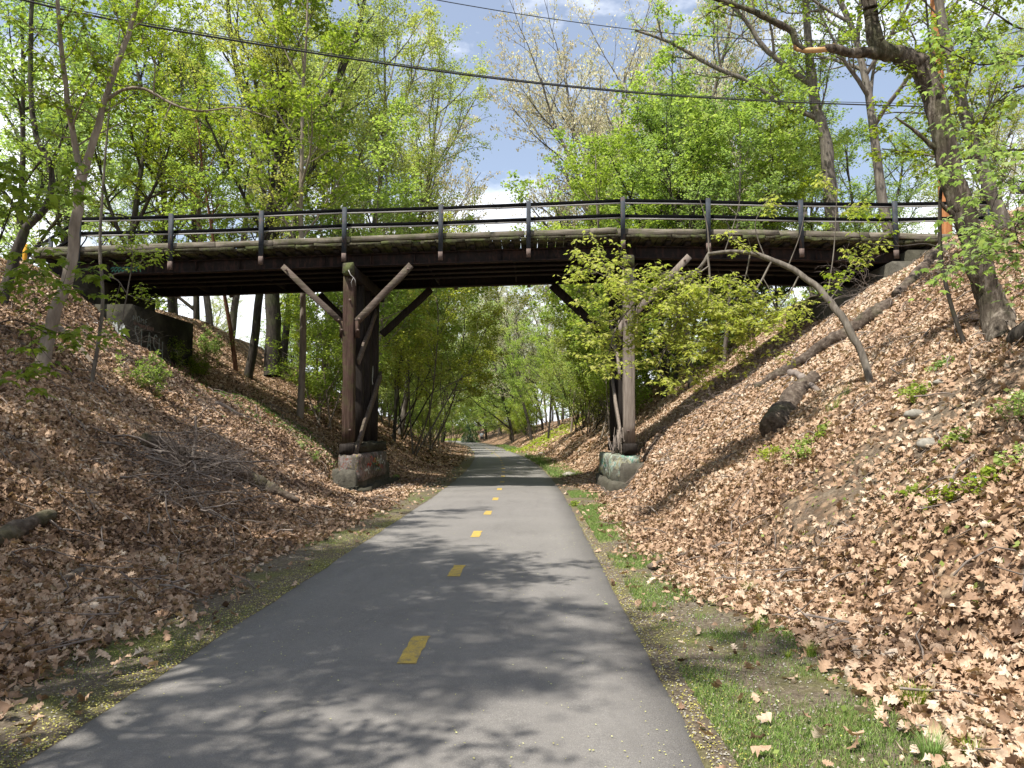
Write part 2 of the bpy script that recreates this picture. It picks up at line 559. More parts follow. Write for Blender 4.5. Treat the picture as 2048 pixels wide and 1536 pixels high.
t = NT('rock')
a = t.noise(t.coord('Object'), 8, 7, .7)
M['rock'] = t.done(t.principled(t.ramp(a, [(.3, (.13, .12, .10)), (.5, (.27, .25, .21)), (.7, (.42, .39, .34))]), .85, a, .5, .02))
M['plastic_white'] = paint('litter_white', (.75, .76, .78))
M['plastic_blue'] = paint('litter_blue', (.20, .42, .65))
t = NT('cable')
M['cable'] = t.done(t.principled((.03, .03, .032), .5))
M['cloth_white'] = paint('shirt', (.62, .66, .74))
M['cloth_dark'] = paint('shorts', (.03, .03, .04))
M['skin'] = paint('skin', (.45, .28, .2))
M['hair'] = paint('hair', (.05, .035, .025))
M['siding'] = paint('house_siding', (.72, .72, .70))
M['siding_grey'] = paint('grey_siding', (.30, .31, .31))
M['shingle'] = paint('roof_shingle', (.12, .12, .13))
M['glass'] = paint('window_dark', (.04, .05, .06))
M['yellow_plastic'] = paint('yellow_marker', (.75, .38, .03))

# ------------------------------------------------------------------ terrain
SOILC = hit(1830, 890)


def soil_mask(X, Y):
    return np.clip(1.35 - np.sqrt(((Y - SOILC[1]) / 1.3) ** 2 + ((X - SOILC[0] + .3 * (Y - SOILC[1])) / 1.9) ** 2), 0, 1)


def verge_w(Y, side):
    if side < 0:
        return 2.35 + .25 * vnoise(Y, Y * 0 + 3, .5, 21)
    return 2.30 + .55 * np.clip((9 - Y) / 6, 0, 1) + .3 * vnoise(Y, Y * 0 + 9, .5, 22)


def terrain():
    xs = np.concatenate([-np.geomspace(260, 18, 26), np.arange(-17.4, -3.2, .17), np.arange(-3.2, 2.6, .08), np.arange(2.6, 17.4, .17), np.geomspace(18, 260, 26)])
    ys = np.concatenate([np.linspace(-60, -4, 16), np.arange(-3.5, 27, .17), 27 + np.cumsum(np.geomspace(.2, 14, 80))])
    xs = np.unique(np.round(xs, 4))
    U, Y = np.meshgrid(xs, ys)
    X = U + xc(Y) + .78 - .78
    Z = H(X, Y)
    ny, nx = U.shape
    i = np.arange(ny - 1)[:, None] * nx; j = np.arange(nx - 1)[None, :]
    Q = np.stack([i + j, i + j + 1, i + nx + j + 1, i + nx + j], -1).reshape(-1, 4)
    vw = np.where(U < 0, verge_w(Y, -1), verge_w(Y, 1))
    vg = np.clip(.5 + (vw - np.abs(U)) * 1.6, 0, 1)
    me = make_mesh('ground', np.stack([X, Y, Z], -1).reshape(-1, 3), Q, M['ground'],
                   {'verge': vg.ravel(), 'soil': soil_mask(X, Y).ravel()}, smooth=True)
    link('ground', me, kind='structure')


terrain()


def path():
    ys = np.concatenate([np.arange(-8, 40, .25), np.arange(40, 180, 1.0)])
    us = np.array([-1.61, -1.60, -1.2, -.8, -.4, 0, .4, .8, 1.2, 1.60, 1.61])
    zz = np.array([-.08, 0, .008, .014, .018, .02, .018, .014, .008, 0, -.08])
    U, Y = np.meshgrid(us, ys)
    j = .05 * vnoise(Y, U, 1.1, 31) + .03 * vnoise(Y, U, 6, 32)
    X = U + xc(Y) + np.where(np.abs(U) > 1.5, j, 0)
    Z = np.broadcast_to(zz, U.shape)
    ny, nx = U.shape
    i = np.arange(ny - 1)[:, None] * nx; k = np.arange(nx - 1)[None, :]
    Q = np.stack([i + k, i + k + 1, i + nx + k + 1, i + nx + k], -1).reshape(-1, 4)
    o = link('path', make_mesh('path', np.stack([X, Y, Z], -1).reshape(-1, 3), Q, M['asphalt'], {'u': (U / 1.61).ravel()}), kind='structure')
    for n in range(26):
        yc = 2.37 + 3.04 * n
        y = np.linspace(yc - .34, yc + .34, 8)
        off = -.05
        w = .066
        L = np.stack([xc(y) + off - w + .004 * rs.normal(size=8), y, np.full(8, .0235)], -1)
        Rr = np.stack([xc(y) + off + w + .004 * rs.normal(size=8), y, np.full(8, .0235)], -1)
        V = np.concatenate([L, Rr])
        Q = [(q, 8 + q, 9 + q, q + 1) for q in range(7)]
        link('centre_dash', make_mesh('centre_dash', V, Q, M['dash']), o)


path()

# ------------------------------------------------------------------ the bridge
YB = 19.5            # near face of the kerb timbers
YF = 23.5           # far face


def XY(px, py=480):
    return P(px, py, YB)


cpx = [62, 160, 345, 690, 1060, 1245, 1600, 1912]
cpy = [494, 491, 486, 473, 460, 455, 459, 468]
CPX = [P(a, b, YB)[0] for a, b in zip(cpx, cpy)]
CPZ = [P(a, b, YB)[2] for a, b in zip(cpx, cpy)]


def zc(x):           # top of kerb along the bridge
    return float(np.interp(x, CPX, CPZ))


XL, XR = CPX[0], CPX[-1]
bridge = empty('timber_footbridge', (0, 21, 0),
               'old dark steel and timber footbridge with black railings crossing over the paved path', 'bridge')


def bb(name, mat, mb, label=None, parent=None, smooth=False):
    return mb.build(name, mat, parent or bridge, smooth, label)


def px2x(px):
    return XY(px)[0]


# deck planks
pl = MB()
x = XL + .05
while x < XR - .1:
    w = .21 + rs.rand() * .06
    e = rs.normal(0, .025)
    pl.beam((x + w / 2, YB + .04 + e, zc(x) - .235), (x + w / 2, YF - .04 + e, zc(x) - .235), w - .015, .095 + rs.rand() * .015, bev=.01)
    x += w
bb('deck_planks', M['timber_deck'], pl)
# nailer strips / joist ends below the planks
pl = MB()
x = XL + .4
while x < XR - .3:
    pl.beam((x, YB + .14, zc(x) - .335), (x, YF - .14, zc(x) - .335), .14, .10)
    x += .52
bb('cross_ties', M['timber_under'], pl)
# kerb timbers both sides, butted, each a little out of line
brk = [62, 250, 430, 545, 700, 880, 1050, 1180, 1235, 1420, 1560, 1740, 1912]
for yk in (YB + .09, YF - .09):
    for a, b in zip(brk[:-1], brk[1:]):
        xa, xb = px2x(a) + .012, px2x(b) - .012
        m = MB()
        dz = rs.normal(0, .008)
        m.beam((xa, yk + rs.normal(0, .008), zc(xa) - .075 + dz), (xb, yk + rs.normal(0, .008), zc(xb) - .075 + dz), .16, .145, bev=.006, seg=6, jit=.004)
        bb('kerb_timber', M['timber_curb'], m)
# outer nailing board under the kerb with mossy broken edge
m = MB()
x = XL + .3
while x < XR - .4:
    L = .25 + rs.rand() * .7
    if rs.rand() < .82:
        m = MB(); m.beam((x, YB - .005 + rs.normal(0, .008), zc(x) - .215), (x + L, YB - .005, zc(x + L) - .215), .035, .05 + rs.rand() * .04, bev=.006, seg=3, jit=.008)
        bb('edge_strip', M['timber_deck'], m)
    x += L + .02

GT, GB = .40, .735   # girder top/bottom below kerb top
gx = [XL + .15] + [p for p in CPX[2:-1]] + [XR - .55]
for gi, yg in enumerate([YB + .42, YB + 1.02, YB + 1.62, YB + 2.22, YF - .40]):
    m = MB()
    for a, b in zip(gx[:-1], gx[1:]):
        for (w, h, z) in ((.02, GB - GT - .02, (GT + GB) / 2), (.20, .022, GT + .011), (.22, .024, GB - .012)):
            m.beam((a, yg, zc(a) - z), (b, yg, zc(b) - z), w, h, bev=.003)
    if gi in (0, 4):
        for q in np.arange(gx[0] + .6, gx[-1], 1.19):
            m.beam((q, yg, zc(q) - GT - .03), (q, yg, zc(q) - GB + .03), .014, .17, up=(0, 1, 0), bev=.002)
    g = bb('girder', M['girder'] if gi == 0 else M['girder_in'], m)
# diaphragms between the girders
m = MB()
for q in np.arange(gx[0] + .8, gx[-1], 2.4):
    m = MB(); m.beam((q, YB + .5, zc(q) - .57), (q, YF - .5, zc(q) - .57), .05, .22)
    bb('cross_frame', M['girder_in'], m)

# railings, both sides
ppx = [160, 345, 525, 690, 882, 1057, 1245, 1415, 1600, 1788, 1978]
pbot = [558, 540, 530, 524, 521, 515, 498, 504, 515, 518, 478]
ptop = [433, 429, 423, 416, 411, 404, 396, 398, 402, 404, 400]
PXc = [P(a, 430, YB)[0] for a in ppx]
RT = [P(a, b, YB)[2] for a, b in zip(ppx, ptop)]


def zr(x):
    return float(np.interp(x, PXc, RT))


for side, (yp, yr) in enumerate(((YB - .055, YB + .05), (YF + .055, YF - .05))):
    for i, (xp, zb, zt) in enumerate(zip(PXc, pbot, RT)):
        zbot = P(ppx[i], zb, YB)[2]
        if i == 10: zbot = float(H(xp, yp)) - .3
        m = MB()
        lean = rs.normal(0, .012)
        m.beam((xp, yp, zbot + (.22 if i != 10 else 0)), (xp + lean, yp, zt), .115, .075, up=(0, 1, 0), bev=.006)
        po = bb('railing_post', M['post_steel'], m)
        if i not in (0, 10):
            m = MB()
            m.beam((xp, yp, zbot), (xp, yp, zbot + .22), .113, .073, up=(0, 1, 0), bev=.006)
            m.build('rusty_foot', M['rust'], po)
    for nm, dz in (('top_rail', .055), ('mid_rail', .46)):
        for a, b in zip(range(0, 10), range(1, 11)):
            m = MB()
            xa, xb = PXc[a] + .003, PXc[b] - .003
            sag = rs.normal(0, .008)
            m.beam((xa, yr, zr(xa) - dz + sag), (xb, yr, zr(xb) - dz + sag * .5), .05, .085, bev=.008, seg=3, jit=.002)
            rr = bb(nm, M['rail'], m)
            m = MB()
            m.beam((xa, yr + .006 * (1 - 2 * side), zr(xa) - dz - .062 + sag), (xb, yr + .006 * (1 - 2 * side), zr(xb) - dz - .062 + sag * .5), .045, .035, bev=.004)
            m.build('pale_batten', M['rail_wood'], rr)
# splayed railing wing at the left end
for dz in (.055, .46):
    m = MB()
    a = (PXc[0], YB + .05, zr(PXc[0]) - dz)
    b = (PXc[0] - 4.2, YB + 4.0, zr(PXc[0]) - dz + .02)
    m.beam(a, b, .05, .085, bev=.008)
    bb('wing_rail', M['rail'], m)
for k in (.5, .98):
    m = MB()
    xq, yq = PXc[0] - 4.2 * k, YB + .05 + 3.95 * k
    m.beam((xq, yq, float(H(xq, yq)) - .3), (xq, yq, zr(PXc[0])), .11, .08, up=(0, 1, 0))
    bb('railing_post', M['post_steel'], m)
# mossy plank ends at the left landing
m = MB()
m.beam((XL - .65, YB + .1, zc(XL) - .55), (XL - .08, YB + .1, zc(XL) - .55), .3, .3, bev=.02)
bb('bearing_block', M['concrete'], m)

# ---- piers
def pier(xn, xf, ztop, zfoot, side):
    """side -1 left, +1 right; near post at YB+.05.. far post at YF-.1"""
    yn, yf = YB + .18, YF - .85
    gm = M['timber_post'] if side < 0 else M['timber_post_grey']
    zt = ztop
    # near post
    m = MB(); m.beam((xn, yn, zfoot), (xn + .02 * side, yn, zt), .29, .28, up=(0, 1, 0), bev=.010, seg=10, jit=.006)
    bb('pier_post', gm, m, 'weathered brown near post' if side < 0 else 'sun bleached grey near post')
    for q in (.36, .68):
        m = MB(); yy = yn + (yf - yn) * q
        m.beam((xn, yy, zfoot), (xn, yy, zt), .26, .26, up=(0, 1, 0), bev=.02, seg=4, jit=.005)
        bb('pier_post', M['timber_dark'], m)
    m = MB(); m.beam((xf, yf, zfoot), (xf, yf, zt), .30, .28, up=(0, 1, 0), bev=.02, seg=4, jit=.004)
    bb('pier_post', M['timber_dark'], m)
    # cap beam
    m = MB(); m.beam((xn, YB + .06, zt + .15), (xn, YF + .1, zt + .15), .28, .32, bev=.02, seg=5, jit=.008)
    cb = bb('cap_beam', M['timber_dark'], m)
    m = MB(); m.beam((xn, YB - .14, zt + .15), (xn, YB + .057, zt + .15), .30, .30, bev=.03, seg=2, jit=.012)
    m.build('mossy_end', M['timber_deck'], cb)
    # sill
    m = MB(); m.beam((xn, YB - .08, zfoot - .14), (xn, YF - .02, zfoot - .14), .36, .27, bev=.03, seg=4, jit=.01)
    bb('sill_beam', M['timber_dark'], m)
    # bolsters on the near post
    for s2, l in ((-1, .30), (1, .26)):
        m = MB(); m.beam((xn + s2 * .20, yn, P(0, 672, YB)[2] - .05), (xn + s2 * .20, yn, P(0, 672, YB)[2] + .38), .10, .22, up=(0, 1, 0), bev=.015)
        bb('bolster', gm, m)
    return yn, yf


XNL, XNR = px2x(699), px2x(1256)
ZTL = zc(XNL) - GB - .32
ZTR = zc(XNR) - GB - .32
ZF = P(0, 898, YB)[2] + .16
yn, yf = pier(XNL, XNL, ZTL, ZF, -1)
pier(XNR, XNR - .03, ZTR, ZF, 1)


def strut(p0, p1, w=.2, h=.2, mat='timber_brace', seg=4, jit=.006, name='knee_brace'):
    m = MB(); m.beam(p0, p1, w, h, up=(0, 1, 0), bev=.008, seg=seg, jit=jit)
    bb(name, M[mat], m)


# knee braces, near side
strut(P(684, 645, YB + .15), P(566, 534, YB + .15), .15, .13)
strut(P(713, 643, YB + .15), P(822, 532, YB + .15), .16, .14)
strut(P(1246, 648, YB + .15), P(1378, 514, YB + .15), .18, .15, 'timber_post_grey')
# knee braces, far side
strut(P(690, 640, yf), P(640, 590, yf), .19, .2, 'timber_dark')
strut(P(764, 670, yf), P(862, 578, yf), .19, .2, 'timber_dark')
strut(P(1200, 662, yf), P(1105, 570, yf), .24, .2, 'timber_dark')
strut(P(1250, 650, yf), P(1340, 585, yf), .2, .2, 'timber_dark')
# sway braces within the bents (planks on the faces of the posts)
def sway(x, y0, z0, y1, z1, w=.2, mat='timber_brace', splint=False):
    m = MB(); m.beam((x, y0, z0), (x, y1, z1), .07, w, up=(0, 0, 1), bev=.01, seg=6, jit=.01)
    if splint:
        for k in range(9):
            a = np.array([x + rs.normal(0, .03), y0 + rs.normal(0, .04), z0 + rs.normal(0, .05)])
            m.beam(a + (0, .15, .25), a + (0, -.05 - .12 * rs.rand(), -.10 - .2 * rs.rand()), .02, .03, up=(1, 0, 0), bev=.003)
    bb('sway_brace', M[mat], m)


xs_ = XNL + .20
sway(xs_, yn - .05, 2.0 - .95, yf + .2, 3.35, .24, 'timber_brace', True)
sway(xs_, yn + .1, 3.45, yf - .6, 5.15, .2, 'timber_brace')
xs_ = XNR - .20
sway(xs_, yn - .02, 1.35, yf - .9, 3.05, .22, 'timber_post_grey', True)
sway(xs_, yn + .15, 3.05, yf - .5, 4.9, .2, 'timber_post_grey')
sway(XNR + .19, yn + .1, 4.9, yf - .1, 1.3, .2, 'timber_dark')
sway(XNL - .19, yn + .1, 4.9, yf - .1, 1.3, .2, 'timber_dark')


# ---- footings
def rough_block(x0, x1, y0, y1, z0, z1, taper=0.0, n=5, jit=.02, seed=1):
    """concrete block, gridded, battered and jittered"""
    rr = np.random.RandomState(seed)
    m = MB()
    nx, ny, nz = 7, 10, 6
    V = {}; vs = []; Q = []
    def vid(i, j, k):
        if (i, j, k) not in V:
            fx, fy, fz = i / nx, j / ny, k / nz
            tt = taper * (1 - fz)
            x = x0 - tt + (x1 - x0 + 2 * tt) * fx; y = y0 - tt + (y1 - y0 + 2 * tt) * fy; z = z0 + (z1 - z0) * fz
            c = (i in (0, nx)) + (j in (0, ny)) + (k in (0, nz))
            pull = .03 * (c > 1)
            x += (.5 - fx) * 2 * pull * (1 + rr.rand()); y += (.5 - fy) * 2 * pull * (1 + rr.rand()); z -= (fz == 1) * pull * rr.rand()
            V[(i, j, k)] = len(vs); vs.append(np.array([x, y, z]) + rr.normal(0, jit, 3))
        return V[(i, j, k)]
    for j in range(ny):
        for k in range(nz):
            Q.append((vid(0, j, k), vid(0, j, k + 1), vid(0, j + 1, k + 1), vid(0, j + 1, k)))
            Q.append((vid(nx, j, k), vid(nx, j + 1, k), vid(nx, j + 1, k + 1), vid(nx, j, k + 1)))
    for i in range(nx):
        for k in range(nz):
            Q.append((vid(i, 0, k), vid(i + 1, 0, k), vid(i + 1, 0, k + 1), vid(i, 0, k + 1)))
            Q.append((vid(i, ny, k), vid(i, ny, k + 1), vid(i + 1, ny, k + 1), vid(i + 1, ny, k)))
        for j in range(ny):
            Q.append((vid(i, j, nz), vid(i + 1, j, nz), vid(i + 1, j + 1, nz), vid(i, j + 1, nz)))
    m.add(vs, Q)
    return m


z1 = ZF - .28
bb('pier_footing', M['concrete_dark'], rough_block(XNL - .02, XNL + .30, YB + .5, YF + .1, z1 + .01, z1 + .28, 0, seed=2), 'top concrete kerb of the left footing')
bb('pier_footing', M['tag_left'], rough_block(XNL - .22, XNL + .40, YB - .12, YF - .4, .30, z1, .03, jit=.008, seed=3), 'left footing sprayed with multicoloured graffiti')
bb('pier_footing', M['concrete'], rough_block(XNL - .34, XNL + .34, YB - .24, YF + .4, -.3, .62, .08, jit=.025, seed=4))
bb('footing_step', M['concrete_dark'], rough_block(XNL - .1, XNL + .62, YB - .55, YF + .45, -.4, .14, .06, jit=.04, seed=5))
bb('footing_step', M['concrete'], rough_block(XNL - .05, XNL + .42, YB - .95, YB - .45, -.4, .10, .05, jit=.04, seed=6))
bb('pier_footing', M['tag_right'], rough_block(XNR - .50, XNR + .28, YB - .10, YF - .4, .33, z1 - .02, .02, jit=.008, seed=7), 'right footing sprayed green, white and yellow')
bb('pier_footing', M['concrete'], rough_block(XNR - .30, XNR + .52, YB - .22, YB + .9, -.2, .78, .03, jit=.012, seed=8))
bb('footing_step', M['concrete'], rough_block(XNR - .60, XNR + .3, YB - .26, YF - .3, -.4, .34, .05, jit=.015, seed=9))
# rubble and dead sticks on the right footing
m = MB()
for k in range(14):
    a = np.array([XNR - .3 + rs.normal(0, .07), YB + .15 + rs.rand() * .5, z1])
    m.tube([a, a + (rs.normal(0, .12), rs.normal(0, .2), .25 + rs.rand() * .45)], [.014, .006], 5)
bb('sticks', M['twig_grey'], m)

# ---- abutments
AX = P(247, 640, YB)[0]
def wall_block(x0, x1, y0, y1, z0, z1, mat, label=None):
    m = MB(); m.box(x0, x1, y0, y1, z0, z1, bev=.03); return bb('abutment', mat, m, label)


ab = wall_block(AX - 1.6, AX, YB + .45, YF + .1, 2.2, 5.05, M['concrete_shaded'], 'dark left abutment wall with spray paint under the deck')
wall_block(AX - 4.0, AX - 1.62, YB + .10, YF + .1, 3.4, 5.55, M['concrete_shaded'])
wall_block(AX - 3.2, AX - 1.2, YB + .3, YF, 5.0, zc(AX) - GB - .02, M['concrete_shaded'])
# wing wall going up the bank on the near side
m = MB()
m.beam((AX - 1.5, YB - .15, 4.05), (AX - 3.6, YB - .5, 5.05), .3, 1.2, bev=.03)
wing = bb('wing_wall', M['concrete_shaded'], m)
ARX = P(1640, 600, YB)[0]
wall_block(ARX + .5, ARX + 2.6, YB + .7, YF + .1, 3.6, 5.45, M['concrete_dark'], 'right abutment of weathered blocks')
wall_block(ARX + 1.8, ARX + 4.4, YB - .12, YF + .1, 4.5, 5.98, M['concrete'])
wall_block(ARX + 2.3, ARX + 4.6, YB + .05, YF, 5.3, zc(ARX + 3) - .42, M['concrete_dark'])

# ---- spray-painted writing
LET = {
    'S': [[(.9, .95), (.5, 1.05), (.1, .85), (.2, .6), (.7, .45), (.85, .2), (.5, 0), (.05, .08)]],
    'L': [[(.15, 1), (.12, .05), (.7, 0)]],
    'A': [[(.05, 0), (.45, 1), (.55, 1), (.95, 0)], [(.22, .4), (.8, .42)]],
    'H': [[(.1, 1), (.12, 0)], [(.12, .5), (.85, .55)], [(.85, 1), (.88, 0)]],
    'N': [[(.1, 0), (.12, 1), (.85, .05), (.9, 1)]],
    'O': [[(.5, 1), (.1, .6), (.2, .1), (.6, 0), (.9, .4), (.8, .9), (.5, 1)]],
    'M': [[(.05, 0), (.1, 1), (.5, .4), (.88, 1), (.95, 0)]],
    'E': [[(.8, 1), (.12, .95), (.12, .02), (.85, 0)], [(.12, .5), (.65, .52)]],
    'loop': [[(.5, 0), (.1, .2), (.25, .6), (.6, 1), (.8, .7), (.5, .3), (.3, .1), (.9, .05)]],
}


def ribbon(m, pts, w, nrmv):
    pts = np.asarray(pts, float)
    if len(pts) > 2:     # smooth
        for _ in range(2):
            q = [pts[0]]
            for a, b in zip(pts[:-1], pts[1:]):
                q += [a * .75 + b * .25, a * .25 + b * .75]
            q.append(pts[-1]); pts = np.array(q)
    T = nrm(np.gradient(pts, axis=0)); S = np.cross(T, nrmv)
    ww = w * (1 + .25 * rs.normal(size=(len(pts), 1)).clip(-1, 1))
    A = pts + S * ww / 2; B = pts - S * ww / 2
    n = len(pts)
    m.add(np.concatenate([A, B]), [(i, i + 1, n + i + 1, n + i) for i in range(n - 1)])


def write(word, org, du, dv, w, nrmv, mat, parent, gap=1.25):
    m = MB(); org = np.array(org, float); du = np.array(du, float); dv = np.array(dv, float)
    for i, ch in enumerate(word):
        for st in LET[ch]:
            ribbon(m, [org + du * (i * gap + a) + dv * b + dv * .05 * rs.normal() for a, b in st], w, nrmv)
    m.build('graffiti', M[mat], parent)


nx = np.array([1.0, 0, 0])
write('SLASH', (AX + .006, YB + .55, 3.92), (0, .27, -.05), (0, 0, .60), .05, nx, 'spray_faded', ab)
write('NOME', (AX + .006, YB + .45, 4.62), (0, .17, -.01), (0, 0, .16), .022, nx, 'spray_faded', ab)
m = MB(); ribbon(m, [(AX + .006, YB + .5, 4.55), (AX + .006, YB + 1.0, 4.5), (AX + .006, YB + 1.6, 4.52)], .09, nx)
m.build('graffiti', M['rust'], ab)
m = MB()
for k in range(5):
    ribbon(m, [(AX + .009, YB + .2 + .3 * k, 3.55 + .05 * k), (AX + .009, YB + .35 + .3 * k, 3.8 - .05 * k), (AX + .009, YB + .5 + .3 * k, 3.5)], .07, nx)
m.build('graffiti', M['spray_green'], ab)
ny_ = np.array([0, -1.0, 0])
m = MB()
for k in range(7):
    ribbon(m, [(AX - 1.55 + .2 * k, YB + .442, 4.25 + .06 * rs.normal()), (AX - 1.47 + .2 * k, YB + .442, 4.65 + .05 * rs.normal()), (AX - 1.40 + .2 * k, YB + .442, 4.2 + .06 * rs.normal())], .06, ny_)
m.build('graffiti', M['spray_white'], ab)
m = MB()
for k in range(8):
    x0 = AX + .2 + .1 * k
    ribbon(m, [(x0 - .9, YB + .408, zc(x0) - .66), (x0 - .75, YB + .408, zc(x0) - .5), (x0 - .7, YB + .408, zc(x0) - .68)], .03, ny_)
m.build('graffiti', M['spray_green'], bridge)
write(['loop'], (XNL + .135, yf - .75, 3.0), (0, .18, 0), (0, 0, .55), .035, nx, 'spray_white', bridge)
# layered scrawls on the footings
for k in range(16):
    m = MB(); y0 = YB + .05 + rs.rand() * 2.3; z0 = .52 + rs.rand() * .28
    p_ = [(XNL + .445, y0 + .16 * i + rs.normal(0, .05), z0 + (.22 if i % 2 else -.12) * rs.rand()) for i in range(5)]
    ribbon(m, p_, .022 + .02 * rs.rand(), nx); m.build('graffiti', M[['spray_red', 'spray_white', 'spray_yellow', 'spray_green', 'spray_white'][k % 5]], bridge)
for k in range(14):
    m = MB(); y0 = YB + .05 + rs.rand() * 2.3; z0 = .5 + rs.rand() * .28
    p_ = [(XNR - .55, y0 + .15 * i + rs.normal(0, .05), z0 + (.22 if i % 2 else -.12) * rs.rand()) for i in range(5)]
    ribbon(m, p_, .022 + .02 * rs.rand(), nx); m.build('graffiti', M[['spray_green', 'spray_white', 'spray_yellow'][k % 3]], bridge)
# bolts and steel straps at the joints
for (px_, py_) in [(572, 540), (678, 640), (816, 538), (719, 638), (1252, 642), (1370, 520), (700, 560), (700, 600), (700, 860), (1256, 560), (1256, 600), (1256, 862), (684, 660), (716, 660)]:
    p_ = P(px_, py_, YB + .03); m = MB(); m.tube([p_ + (0, .06, 0), p_ + (0, -.045, 0)], [.028, .028], 8)
    bb('bolt', M['rust'], m)
# dangling torn cord on the left cap beam
m = MB()
a = P(697, 540, YB - .15)
m.tube([a, a + (.05, 0, -.12), a + (.13, 0, -.2), a + (.18, 0, -.27), a + (.2, 0, -.42)], [.012, .01, .01, .008, .004], 5)
m.tube([a + (.13, 0, -.2), a + (.08, -.02, -.33), a + (.1, 0, -.45)], .006, 5)
bb('torn_cord', M['rail_wood'], m)

# ------------------------------------------------------------------ leaves and branches
def inst(tv, tf, pos, nor, tan, scl, rnd):
    """copy a small template (tv,tf) to every pos with frame (tan, nor x tan, nor)"""
    tv = np.asarray(tv, float); tf = np.asarray(tf, int)
    nor = nrm(nor); tan = nrm(tan - nor * np.sum(tan * nor, -1, keepdims=True)); bi = np.cross(nor, tan)
    n = len(pos)
    V = pos[:, None, :] + scl[:, None, None] * (tv[None, :, 0:1] * tan[:, None, :] + tv[None, :, 1:2] * bi[:, None, :] + tv[None, :, 2:3] * nor[:, None, :])
    Fc = tf[None] + (np.arange(n) * len(tv))[:, None, None]
    return V.reshape(-1, 3), Fc.reshape(-1, tf.shape[1]), np.repeat(rnd, len(tv))


LQ = (np.array([(0, 0, 0), (.5, .38, -.06), (1, 0, -.18), (.5, -.38, -.06)]), np.array([(0, 2, 1), (0, 3, 2)]))


def maple_leaf():
    ang = np.radians([-150, -115, -95, -65, -42, -20, 0, 20, 42, 65, 95, 115, 150])
    rad = np.array([.30, .55, .38, .72, .42, .60, .95, .60, .42, .72, .38, .55, .30])
    v = [(0.0, 0, .0)]
    for a, r in zip(ang, rad):
        v.append((.35 + r * math.cos(a) * .75 - .2, r * math.sin(a) * .75, -.28 * r * r))
    f = [(0, i, i + 1) for i in range(1, len(ang))]
    return np.array(v), np.array(f)


ML = maple_leaf()


def oak_leaf(seed):
    """lobed leaf with a midrib, folded and curled; seed varies lobes, fold and curl"""
    rr = np.random.RandomState(seed)
    n = 4
    L = 1.25; ribs = np.linspace(0, 1, n + 1)
    fold = rr.uniform(-.9, .9); curl = rr.uniform(-1.3, 1.3); tw = rr.normal(0, .5)
    xs = []; hw = []
    for i in range(n * 2 + 1):
        t = i / (n * 2)
        w = .42 * math.sin(math.pi * min(1, t * .9 + .08)) ** .7
        w *= (1.15 if i % 2 else .55) * (1 + .2 * rr.normal())
        xs.append(t); hw.append(max(w, .02))
    V = []
    for t, w in zip(xs, hw):
        x = (t - .5) * L; zc_ = curl * (t - .5) ** 2 * 1.1
        for sgn in (-1, 0, 1):
            sw = w * sgn * (1 + .15 * rr.normal())
            z = zc_ + abs(sw) * fold * .8 + tw * sw * (t - .5) + .03 * rr.normal()
            V.append((x + abs(sw) * .25, sw, z))
    T_ = []
    for i in range(len(xs) - 1):
        a = 3 * i
        for k in (0, 1):
            T_ += [(a + k, a + 3 + k, a + 4 + k), (a + k, a + 4 + k, a + 1 + k)]
    return np.array(V), np.array(T_)


